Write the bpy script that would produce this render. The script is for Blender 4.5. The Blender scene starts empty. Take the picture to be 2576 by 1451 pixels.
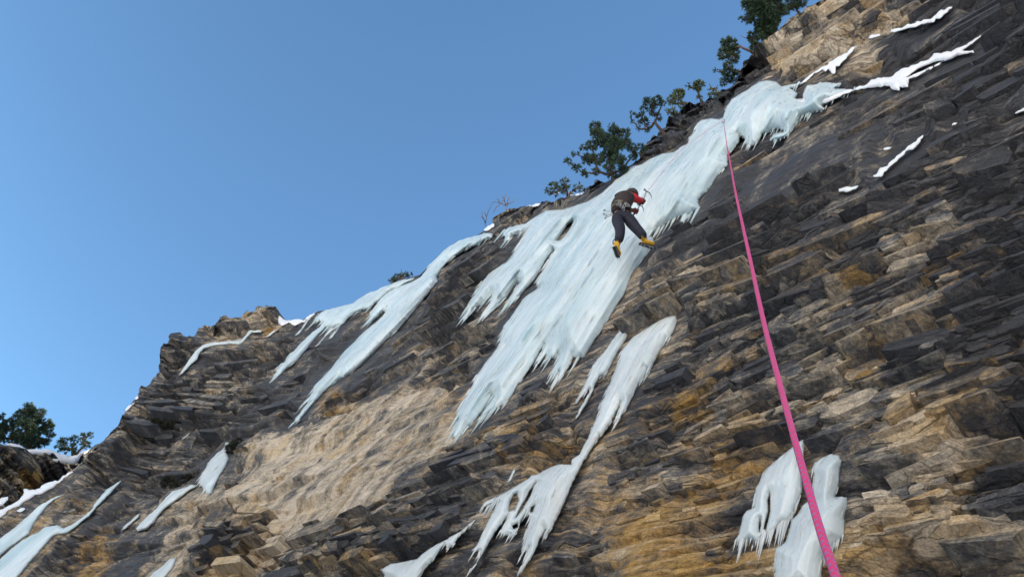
import bpy, bmesh, math, random
import numpy as np
from mathutils import Vector, Matrix
from mathutils.geometry import delaunay_2d_cdt
random.seed(7); np.random.seed(7)
C = bpy.context.scene.collection
rad = math.radians

# ------------------------------------------------------------------ camera
FOC = 2003.0                                   # focal length in pixels of a 2576 wide picture
CX, CY = 1288.0, 725.5
E = rad(47.3); ROLL = rad(38.6)
F = np.array([0, math.cos(E), math.sin(E)]); R0 = np.array([1., 0, 0]); U0 = np.array([0, -math.sin(E), math.cos(E)])
XC = math.cos(ROLL)*R0 + math.sin(ROLL)*U0
YC = -math.sin(ROLL)*R0 + math.cos(ROLL)*U0
CAM = np.array([0, 0, 1.6])
cd = bpy.data.cameras.new('camera'); cam = bpy.data.objects.new('camera', cd); C.objects.link(cam)
cam.matrix_world = Matrix(((XC[0], YC[0], -F[0], CAM[0]), (XC[1], YC[1], -F[1], CAM[1]), (XC[2], YC[2], -F[2], CAM[2]), (0, 0, 0, 1)))
cd.sensor_width = 36; cd.lens = 36*FOC/2576; cd.clip_start = 0.05; cd.clip_end = 6000
bpy.context.scene.camera = cam

# ------------------------------------------------------------------ sky, sun, exposure
SUN_AZ, SUN_EL = 78.0, 34.0                    # the sun stands behind the cliff: the face is in shade
w = bpy.data.worlds.new('World'); bpy.context.scene.world = w; w.use_nodes = True
nt = w.node_tree; bg = nt.nodes['Background']
sky = nt.nodes.new('ShaderNodeTexSky'); sky.sky_type = 'NISHITA'; sky.sun_disc = False
sky.sun_elevation = rad(SUN_EL); sky.sun_rotation = rad(SUN_AZ); sky.altitude = 1500
sky.air_density = 1.0; sky.dust_density = 0.0; sky.ozone_density = 1.0
tint = nt.nodes.new('ShaderNodeVectorMath'); tint.operation = 'MULTIPLY'; tint.inputs[1].default_value = (.76, 1.02, 1.08)
nt.links.new(sky.outputs[0], tint.inputs[0]); nt.links.new(tint.outputs[0], bg.inputs[0]); bg.inputs[1].default_value = 0.1
sd = bpy.data.lights.new('sun', 'SUN'); sd.energy = 5.0; sd.angle = rad(0.53); sd.color = (1, .93, .82)
sun = bpy.data.objects.new('sun', sd); C.objects.link(sun)
sv = Vector((math.sin(rad(SUN_AZ))*math.cos(rad(SUN_EL)), math.cos(rad(SUN_AZ))*math.cos(rad(SUN_EL)), math.sin(rad(SUN_EL))))
sun.rotation_euler = sv.to_track_quat('Z', 'Y').to_euler(); sun.location = sv*100
vs = bpy.context.scene.view_settings
vs.view_transform = 'Standard'; vs.look = 'None'; vs.gamma = 1; vs.exposure = 1.35

# ------------------------------------------------------------------ helpers: noise, rays, the line of the wall
def h2(i, j, seed=0):
    with np.errstate(over='ignore'):
        a = (np.asarray(i).astype(np.int64)*374761393 + np.asarray(j).astype(np.int64)*668265263 + seed*974634777) & 0xffffffff
        a = ((a ^ (a >> 13))*1274126177) & 0xffffffff
        a = ((a ^ (a >> 15))*2246822519) & 0xffffffff
        a = a ^ (a >> 16)
    return (a & 0xffffff)/float(0x1000000)
def vn(x, y, seed=0):
    i = np.floor(x); j = np.floor(y); fx = x-i; fy = y-j
    fx = fx*fx*(3-2*fx); fy = fy*fy*(3-2*fy)
    return (h2(i, j, seed)*(1-fx)+h2(i+1, j, seed)*fx)*(1-fy) + (h2(i, j+1, seed)*(1-fx)+h2(i+1, j+1, seed)*fx)*fy
def fbm(x, y, seed=0, o=4):
    r = 0; a = .5; t = 0
    for k in range(o):
        r = r + a*vn(x, y, seed+k*17); t += a; a *= .5; x = x*2.03+3.1; y = y*2.03+1.7
    return r/t
def sstep(a, b, x):
    t = np.clip((x-a)/(b-a), 0, 1); return t*t*(3-2*t)
def cross_noise(x, y, seed):            # ridged
    return 1-abs(2*fbm(x, y, seed, 3)-1)

def rays(px, py):
    px = np.asarray(px, float); py = np.asarray(py, float)
    d = F[None]*FOC + (px.reshape(-1, 1)-CX)*XC[None] - (py.reshape(-1, 1)-CY)*YC[None]
    return d/np.linalg.norm(d, axis=1, keepdims=True)
def project(P):
    q = P-CAM; dz = q@F
    return CX + FOC*(q@XC)/dz, CY - FOC*(q@YC)/dz

WD = 3.56
TAU = np.arange(-14, 60, .05)
AZ = -rad(16) - rad(27)*sstep(15, 34, TAU)
DX = np.sin(AZ)*.05; DY = np.cos(AZ)*.05
i0 = np.argmin(abs(TAU))
PXL = np.cumsum(DX)-np.cumsum(DX)[i0] + WD*.9613; PYL = np.cumsum(DY)-np.cumsum(DY)[i0] + WD*.2756
NXL = -np.cos(AZ); NYL = np.sin(AZ)          # outward normal (towards the camera side)
OFFS = np.arange(-1.6, 2.01, .1)
AZG = np.linspace(rad(-30), rad(140), 3400)
RT = np.zeros((len(OFFS), len(AZG))); TT = np.zeros_like(RT)
for k, o_ in enumerate(OFFS):
    x = PXL+NXL*o_; y = PYL+NYL*o_
    a = np.arctan2(x, y); r = np.hypot(x, y)
    s = np.argsort(a)
    RT[k] = np.interp(AZG, a[s], r[s]); TT[k] = np.interp(AZG, a[s], TAU[s])
def hit(px, py, off=0.0):
    """3-D point where the view ray of a picture point meets the wall, `off` metres in front of its mean face"""
    d = rays(px, py); az = np.arctan2(d[:, 0], d[:, 1]); hz = np.hypot(d[:, 0], d[:, 1])
    off = np.broadcast_to(np.asarray(off, float).reshape(-1), az.shape) if np.ndim(off) else np.full(az.shape, float(off))
    fa = np.clip((az-AZG[0])/(AZG[1]-AZG[0]), 0, len(AZG)-1.001); ia = fa.astype(int); fa = fa-ia
    fo = np.clip((off-OFFS[0])/.1, 0, len(OFFS)-1.001); io = fo.astype(int); fo = fo-io
    def q(T): return (T[io, ia]*(1-fa)+T[io, ia+1]*fa)*(1-fo)+(T[io+1, ia]*(1-fa)+T[io+1, ia+1]*fa)*fo
    r = q(RT); t = q(TT)
    P = CAM + d*(r/hz)[:, None]
    return P, t, r/hz
def walln(t):
    return np.stack([np.interp(t, TAU, NXL), np.interp(t, TAU, NYL), np.zeros(len(t))], 1)
ZV = np.array([CX+math.sin(ROLL)*FOC/math.tan(E), CY-math.cos(ROLL)*FOC/math.tan(E)])   # vanishing point of the plumb lines

# zoom-crop coordinates -> 2576 px picture coordinates
CR = {'A': (1073.3, 0, 1/3.), '2': (1717.3, 0, 1/3.), '3': (1073.3, 483, 1/3.), '4': (1717.3, 483, 1/3.), '5': (0, 670.8, 1/3.), '6': (0, 968, 1/3.),
      '7': (858.7, 968, 1/3.), '8': (1717.3, 968, 1/3.), 'B': (603.7, 469.6, .3236), 'C': (1475.8, 442.7, .1664), 'P': (0, 0, 1.)}
def cv(spec):
    out = []
    for k, pts in spec:
        ox, oy, s = CR[k]
        out += [(ox+x*s, oy+y*s) for x, y in pts]
    return np.array(out)

# ------------------------------------------------------------------ object helpers
def tag(o, label=None, cat=None, group=None, kind=None):
    if label: o['label'] = label
    if cat: o['category'] = cat
    if group: o['group'] = group
    if kind: o['kind'] = kind
    return o
def empty(name, loc, label=None, cat=None, group=None):
    o = bpy.data.objects.new(name, None); C.objects.link(o); o.location = loc; o.empty_display_size = .2
    return tag(o, label, cat, group)
def meshobj(name, V, Fc, mat, parent=None, smooth=True, attr=None):
    """V in world space; Fc numpy (n,3|4) or list"""
    V = np.asarray(V, float)
    if parent is not None: V = V - np.array(parent['_w'])
    me = bpy.data.meshes.new(name)
    if isinstance(Fc, np.ndarray):
        n, k = Fc.shape
        me.vertices.add(len(V)); me.vertices.foreach_set('co', V.astype(np.float32).ravel())
        me.loops.add(n*k); me.loops.foreach_set('vertex_index', Fc.astype(np.int32).ravel())
        me.polygons.add(n); me.polygons.foreach_set('loop_start', np.arange(0, n*k, k, dtype=np.int32))
        me.update(calc_edges=True)
    else:
        me.from_pydata([tuple(v) for v in V], [], Fc); me.update()
    me.polygons.foreach_set('use_smooth', np.full(len(me.polygons), smooth))
    if attr:
        for an, arr in attr.items():
            if arr.ndim == 2:
                a = me.color_attributes.new(an, 'FLOAT_COLOR', 'POINT')
                a.data.foreach_set('color', np.concatenate([arr, np.ones((len(arr), 1))], 1).astype(np.float32).ravel())
            else:
                a = me.attributes.new(an, 'FLOAT', 'POINT'); a.data.foreach_set('value', arr.astype(np.float32))
    me.materials.append(mat)
    o = bpy.data.objects.new(name, me); C.objects.link(o)
    if parent is not None: o.parent = parent; o['_w'] = parent['_w']
    return o
def root(name, loc, label, cat, group=None):
    o = empty(name, tuple(loc), label, cat, group); o['_w'] = [float(v) for v in loc]; return o
class MB:
    def __init__(s): s.v = []; s.f = []
    def add(s, v, f):
        n = len(s.v); s.v += [tuple(p) for p in v]; s.f += [tuple(i+n for i in q) for q in f]
    def tube(s, pts, rads, n=6, cap=True):
        pts = [Vector(p) for p in pts]; m = len(pts)
        up = Vector((.3, .2, 1)); rings = []
        for i, p in enumerate(pts):
            t = (pts[min(i+1, m-1)]-pts[max(i-1, 0)])
            t = t.normalized() if t.length > 1e-9 else Vector((0, 0, 1))
            a = t.cross(up)
            if a.length < 1e-3: a = t.cross(Vector((1, 0, 0)))
            a.normalize(); b = t.cross(a)
            r = rads[i] if hasattr(rads, '__len__') else rads
            rings.append([p+(a*math.cos(k*2*math.pi/n)+b*math.sin(k*2*math.pi/n))*r for k in range(n)])
        v = [q for rg in rings for q in rg]; f = []
        for i in range(m-1):
            for k in range(n):
                f.append((i*n+k, i*n+(k+1) % n, (i+1)*n+(k+1) % n, (i+1)*n+k))
        if cap: f += [tuple(range(n))[::-1], tuple((m-1)*n+k for k in range(n))]
        s.add(v, f)
    def build(s, name, mat, parent=None, smooth=True):
        return meshobj(name, np.array(s.v), s.f, mat, parent, smooth)

# ------------------------------------------------------------------ materials
def newmat(name):
    m = bpy.data.materials.new(name); m.use_nodes = True
    return m, m.node_tree, m.node_tree.nodes['Principled BSDF']
def nd(nt, t, **kw):
    n = nt.nodes.new(t)
    for k, v in kw.items(): setattr(n, k, v)
    return n
def noise(nt, scale, detail=4, rough=.6, vec=None, stretch=None):
    n = nd(nt, 'ShaderNodeTexNoise'); n.inputs['Scale'].default_value = scale; n.inputs['Detail'].default_value = detail; n.inputs['Roughness'].default_value = rough
    tc = nd(nt, 'ShaderNodeTexCoord'); mp = nd(nt, 'ShaderNodeMapping')
    nt.links.new(tc.outputs['Object'], mp.inputs[0])
    if stretch: mp.inputs['Scale'].default_value = stretch
    nt.links.new(mp.outputs[0], n.inputs['Vector'])
    return n
def mrange(nt, src, a, b, c, d):
    m = nd(nt, 'ShaderNodeMapRange'); nt.links.new(src, m.inputs[0])
    for i, v in zip((1, 2, 3, 4), (a, b, c, d)): m.inputs[i].default_value = v
    return m.outputs[0]
def mul(nt, a, b):
    m = nd(nt, 'ShaderNodeMath', operation='MULTIPLY'); nt.links.new(a, m.inputs[0])
    if isinstance(b, (int, float)): m.inputs[1].default_value = b
    else: nt.links.new(b, m.inputs[1])
    return m.outputs[0]
def vscale(nt, col, f):
    m = nd(nt, 'ShaderNodeVectorMath', operation='SCALE'); nt.links.new(col, m.inputs[0]); nt.links.new(f, m.inputs['Scale']); return m.outputs[0]
def bump(nt, h, dist, strength=1, normal=None):
    b = nd(nt, 'ShaderNodeBump'); b.inputs['Distance'].default_value = dist; b.inputs['Strength'].default_value = strength
    nt.links.new(h, b.inputs['Height'])
    if normal: nt.links.new(normal, b.inputs['Normal'])
    return b.outputs[0]

def rock_mat():
    m, nt, p = newmat('layered_limestone')
    def att(n): return nd(nt, 'ShaderNodeAttribute', attribute_name=n).outputs['Fac']
    def madd(a, k, c):      # a*k + c
        n = nd(nt, 'ShaderNodeMath', operation='MULTIPLY_ADD')
        for i, v in enumerate((a, k, c)):
            if isinstance(v, (int, float)): n.inputs[i].default_value = v
            else: nt.links.new(v, n.inputs[i])
        return n.outputs[0]
    tan, rust, rough = att('tan'), att('rust'), att('rough')
    tc = nd(nt, 'ShaderNodeTexCoord'); wn = noise(nt, 1.3, 4, .6)
    wv = nd(nt, 'ShaderNodeVectorMath', operation='MULTIPLY_ADD'); nt.links.new(wn.outputs['Color'], wv.inputs[0]); wv.inputs[1].default_value = (.30, .30, .16); nt.links.new(tc.outputs['Object'], wv.inputs[2])
    def cells(scale, zs, feature='F1'):
        mp = nd(nt, 'ShaderNodeMapping'); mp.inputs['Scale'].default_value = (scale, scale, scale*zs); nt.links.new(wv.outputs[0], mp.inputs[0])
        v = nd(nt, 'ShaderNodeTexVoronoi', feature=feature); v.inputs['Scale'].default_value = 1.0; nt.links.new(mp.outputs[0], v.inputs['Vector']); return v
    def sepr(v):
        q = nd(nt, 'ShaderNodeSeparateColor'); nt.links.new(v.outputs['Color'], q.inputs[0]); return q.outputs
    c0 = sepr(cells(.55, 6.5)); c1, c2, c3 = sepr(cells(1.7, 6.0)), sepr(cells(4.2, 4.5)), sepr(cells(11, 2.6))
    sx = nd(nt, 'ShaderNodeSeparateXYZ'); nt.links.new(tc.outputs['Object'], sx.inputs[0])
    def layer(K, amp, sc, st, br):
        wz = noise(nt, sc, 4, .55, stretch=(1, 1, st))
        zl = madd(sx.outputs[2], K, mul(nt, wz.outputs[0], amp))
        fl_ = nd(nt, 'ShaderNodeMath', operation='FLOOR'); nt.links.new(zl, fl_.inputs[0])
        fr_ = nd(nt, 'ShaderNodeMath', operation='FRACT'); nt.links.new(zl, fr_.inputs[0])
        hs = nd(nt, 'ShaderNodeTexWhiteNoise', noise_dimensions='1D'); nt.links.new(fl_.outputs[0], hs.inputs['W'])
        bm = noise(nt, sc*2.3, 3, .6, stretch=(1, 1, 2)); brk = mrange(nt, bm.outputs[0], br-.06, br+.06, 0, 1)
        ln = mrange(nt, fr_.outputs[0], 0, .17, 1, 0)
        dk = mul(nt, ln, brk)                       # open joint under a bed, here and there
        return hs.outputs['Value'], fr_.outputs[0], dk
    h1_, f1_, d1_ = layer(2.4, 1.7, .55, 1.3, .43)
    h2_, f2_, d2_ = layer(7.5, 3.2, .9, 1.5, .46)
    h3_, f3_, d3_ = layer(19, 5.0, 1.6, 1.6, .48)
    n1 = noise(nt, 3.0, 6, .6, stretch=(1, 1, 1.8)); n2 = noise(nt, 17, 6, .72, stretch=(1, 1, 1.5)); n3 = noise(nt, 60, 3, .6)
    ra = madd(rough, .75, .25)
    v = madd(mul(nt, ra, mrange(nt, c1[0], 0, 1, -.36, .30)), 1, tan)
    v = madd(mul(nt, ra, mrange(nt, c0[0], 0, 1, -.2, .2)), 1, v)
    v = madd(mul(nt, ra, mrange(nt, c2[0], 0, 1, -.24, .24)), 1, v)
    n5 = noise(nt, 2.6, 5, .65, stretch=(1.5, 1.5, .16)); v = madd(mul(nt, mrange(nt, rough, 0, .5, 1, .15), mrange(nt, n5.outputs[0], .32, .68, -.42, .3)), 1, v)
    v = madd(mul(nt, ra, mrange(nt, c3[0], 0, 1, -.09, .09)), 1, v)
    v = madd(mul(nt, ra, mrange(nt, h2_, 0, 1, -.06, .06)), 1, v); v = madd(mul(nt, ra, mrange(nt, h3_, 0, 1, -.09, .09)), 1, v)
    v = madd(mrange(nt, n1.outputs[0], .3, .7, -.2, .2), 1, v)
    v = madd(mrange(nt, n2.outputs[0], .3, .7, -.22, .22), 1, v)
    def cramp(src, stops):
        c = nd(nt, 'ShaderNodeValToRGB'); nt.links.new(src, c.inputs[0])
        while len(c.color_ramp.elements) < len(stops): c.color_ramp.elements.new(.5)
        for el, (q, col) in zip(c.color_ramp.elements, stops): el.position = q; el.color = (*col, 1)
        return c.outputs[0]
    colr = cramp(v, [(0, (.060, .061, .070)), (.2, (.115, .112, .118)), (.38, (.225, .21, .19)), (.58, (.42, .355, .27)), (.8, (.61, .51, .40)), (1, (.78, .67, .53))])
    och = cramp(v, [(0, (.09, .06, .03)), (.35, (.26, .155, .05)), (.65, (.52, .31, .095)), (1, (.66, .45, .2))])
    rs = madd(mrange(nt, c2[1], 0, 1, -.25, .25), 1, rust); rs = madd(mrange(nt, n1.outputs['Fac'], .3, .7, -.1, .1), 1, rs)
    rsm = nd(nt, 'ShaderNodeMath', operation='MAXIMUM'); nt.links.new(rs, rsm.inputs[0]); rsm.inputs[1].default_value = 0
    cl = nd(nt, 'ShaderNodeClamp'); nt.links.new(mul(nt, rsm.outputs[0], mrange(nt, v, .05, .35, .1, 1)), cl.inputs[0])
    mx = nd(nt, 'ShaderNodeMix', data_type='RGBA'); nt.links.new(cl.outputs[0], mx.inputs['Factor']); nt.links.new(colr, mx.inputs[6]); nt.links.new(och, mx.inputs[7])
    # earth-filled joints between the blocks, grain
    def inv(x, k): return madd(mul(nt, ra, x), -k, 1.)
    jj = mul(nt, mul(nt, inv(d1_, .35), inv(d2_, .45)), inv(d3_, .5))
    e1 = cells(1.7, 6.0, 'DISTANCE_TO_EDGE').outputs['Distance']; e2 = cells(4.2, 4.5, 'DISTANCE_TO_EDGE').outputs['Distance']
    g1 = mrange(nt, e1, 0, .045, 1, 0); g2_ = mrange(nt, e2, 0, .06, 1, 0); jj = mul(nt, mul(nt, jj, inv(g1, .6)), inv(g2_, .38))
    f = mul(nt, jj, mrange(nt, n3.outputs[0], .3, .7, .66, 1.22))
    nt.links.new(vscale(nt, mx.outputs[2], f), p.inputs['Base Color'])
    nt.links.new(mrange(nt, v, 0, .3, .58, .88), p.inputs['Roughness']); p.inputs['Specular IOR Level'].default_value = .35
    b2 = noise(nt, 24, 5, .7, stretch=(1, 1, 2))
    h = madd(mul(nt, ra, c1[2]), .05, 0.); h = madd(mul(nt, ra, c2[2]), .03, h); h = madd(mul(nt, ra, h2_), .02, h); h = madd(mul(nt, ra, h3_), .014, h)
    h = madd(mul(nt, ra, d2_), -.03, h); h = madd(mul(nt, ra, d3_), -.012, h)
    h = madd(mul(nt, ra, f2_), -.02, h); h = madd(mul(nt, ra, g1), -.025, h); h = madd(mul(nt, ra, g2_), -.010, h); h = madd(mul(nt, ra, n1.outputs[0]), .09, h); h = madd(n5.outputs[0], .03, h); h = madd(b2.outputs[0], .035, h)
    nt.links.new(bump(nt, h, 1.0, 1.0), p.inputs['Normal'])
    return m
ROCK = rock_mat()
def ice_mat(name, base, deep, rough=.38, ss=.25):
    m, nt, p = newmat(name)
    n1 = noise(nt, 1.1, 4, .5, stretch=(1.6, 1.6, .28)); n2 = noise(nt, 9, 5, .6, stretch=(1.6, 1.6, .12)); n3 = noise(nt, 1.1, 3, .5)
    mx = nd(nt, 'ShaderNodeMix', data_type='RGBA'); nt.links.new(mrange(nt, n1.outputs[0], .34, .74, 0, 1), mx.inputs['Factor'])
    mx.inputs[6].default_value = (*base, 1); mx.inputs[7].default_value = (*deep, 1)
    f = mul(nt, mrange(nt, n2.outputs[0], .3, .7, .965, 1.02), mrange(nt, n3.outputs[0], .3, .7, .9, 1.06))
    nt.links.new(vscale(nt, mx.outputs[2], f), p.inputs['Base Color'])
    nt.links.new(mrange(nt, n2.outputs[0], .3, .7, rough-.18, rough+.1), p.inputs['Roughness'])
    p.inputs['Specular IOR Level'].default_value = .45; p.inputs['IOR'].default_value = 1.31
    p.inputs['Subsurface Weight'].default_value = ss; p.inputs['Subsurface Radius'].default_value = (.12, .2, .26); p.inputs['Subsurface Scale'].default_value = .5
    at = nd(nt, 'ShaderNodeAttribute', attribute_name='thin').outputs['Fac']
    n4 = noise(nt, 15, 4, .6, stretch=(1.6, 1.6, .1)); ad = nd(nt, 'ShaderNodeMath', operation='ADD'); nt.links.new(at, ad.inputs[0]); nt.links.new(mrange(nt, n4.outputs[0], .3, .7, -.15, .35), ad.inputs[1])
    nt.links.new(mrange(nt, ad.outputs[0], -.1, .4, .3, 1), p.inputs['Alpha'])
    b = bump(nt, n2.outputs[0], .018, .8); b2 = noise(nt, 30, 4, .6, stretch=(1, 1, .5)); b = bump(nt, b2.outputs[0], .012, .7, b)
    nt.links.new(b, p.inputs['Normal'])
    return m
ICE = ice_mat('waterfall_ice', (.67, .75, .775), (.44, .58, .63))
ICEG = ice_mat('grey_ice', (.68, .73, .74), (.50, .565, .59), .38, .25)
def snow_mat():
    m, nt, p = newmat('snow'); n = noise(nt, 6, 6, .6)
    p.inputs['Base Color'].default_value = (.76, .78, .82, 1); p.inputs['Roughness'].default_value = .7
    p.inputs['Subsurface Weight'].default_value = .2; p.inputs['Subsurface Scale'].default_value = .1
    at = nd(nt, 'ShaderNodeAttribute', attribute_name='thin').outputs['Fac']
    n4 = noise(nt, 5, 6, .7, stretch=(1, 1, 1.6)); ad = nd(nt, 'ShaderNodeMath', operation='ADD'); nt.links.new(at, ad.inputs[0]); nt.links.new(mrange(nt, n4.outputs[0], .35, .65, -.35, .45), ad.inputs[1])
    nt.links.new(mrange(nt, ad.outputs[0], .0, .3, 0, 1), p.inputs['Alpha'])
    nt.links.new(bump(nt, n.outputs[0], .05, .7), p.inputs['Normal']); return m
SNOW = snow_mat()
def valley_mat():
    m, nt, p = newmat('valley_floor'); n = noise(nt, .02, 8, .65)
    mx = nd(nt, 'ShaderNodeMix', data_type='RGBA'); nt.links.new(mrange(nt, n.outputs[0], .36, .46, 0, 1), mx.inputs['Factor'])
    mx.inputs[6].default_value = (.07, .065, .045, 1); mx.inputs[7].default_value = (.86, .85, .83, 1)
    nt.links.new(mx.outputs[2], p.inputs['Base Color']); p.inputs['Roughness'].default_value = .8; return m
VALLEY = valley_mat()
def plain(name, col, rough=.7, var=.25, scale=30, metal=0, bumpd=0):
    m, nt, p = newmat(name); n = noise(nt, scale, 4, .6)
    rgb = nd(nt, 'ShaderNodeRGB'); rgb.outputs[0].default_value = (*col, 1)
    nt.links.new(vscale(nt, rgb.outputs[0], mrange(nt, n.outputs[0], .3, .7, 1-var, 1+var)), p.inputs['Base Color'])
    p.inputs['Roughness'].default_value = rough; p.inputs['Metallic'].default_value = metal
    if bumpd: nt.links.new(bump(nt, n.outputs[0], bumpd, .8), p.inputs['Normal'])
    return m
NEEDLE = plain('pine_needles', (.040, .072, .036), .6, .45, 6)
NEEDLE2 = plain('leaves_olive', (.09, .12, .04), .6, .45, 6)
BARK = plain('bark', (.09, .065, .055), .9, .3, 20)
TWIG = plain('dry_twigs', (.16, .12, .11), .9, .3, 20)
MOSS = plain('dark_turf', (.028, .028, .018), .95, .4, 8)

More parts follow.
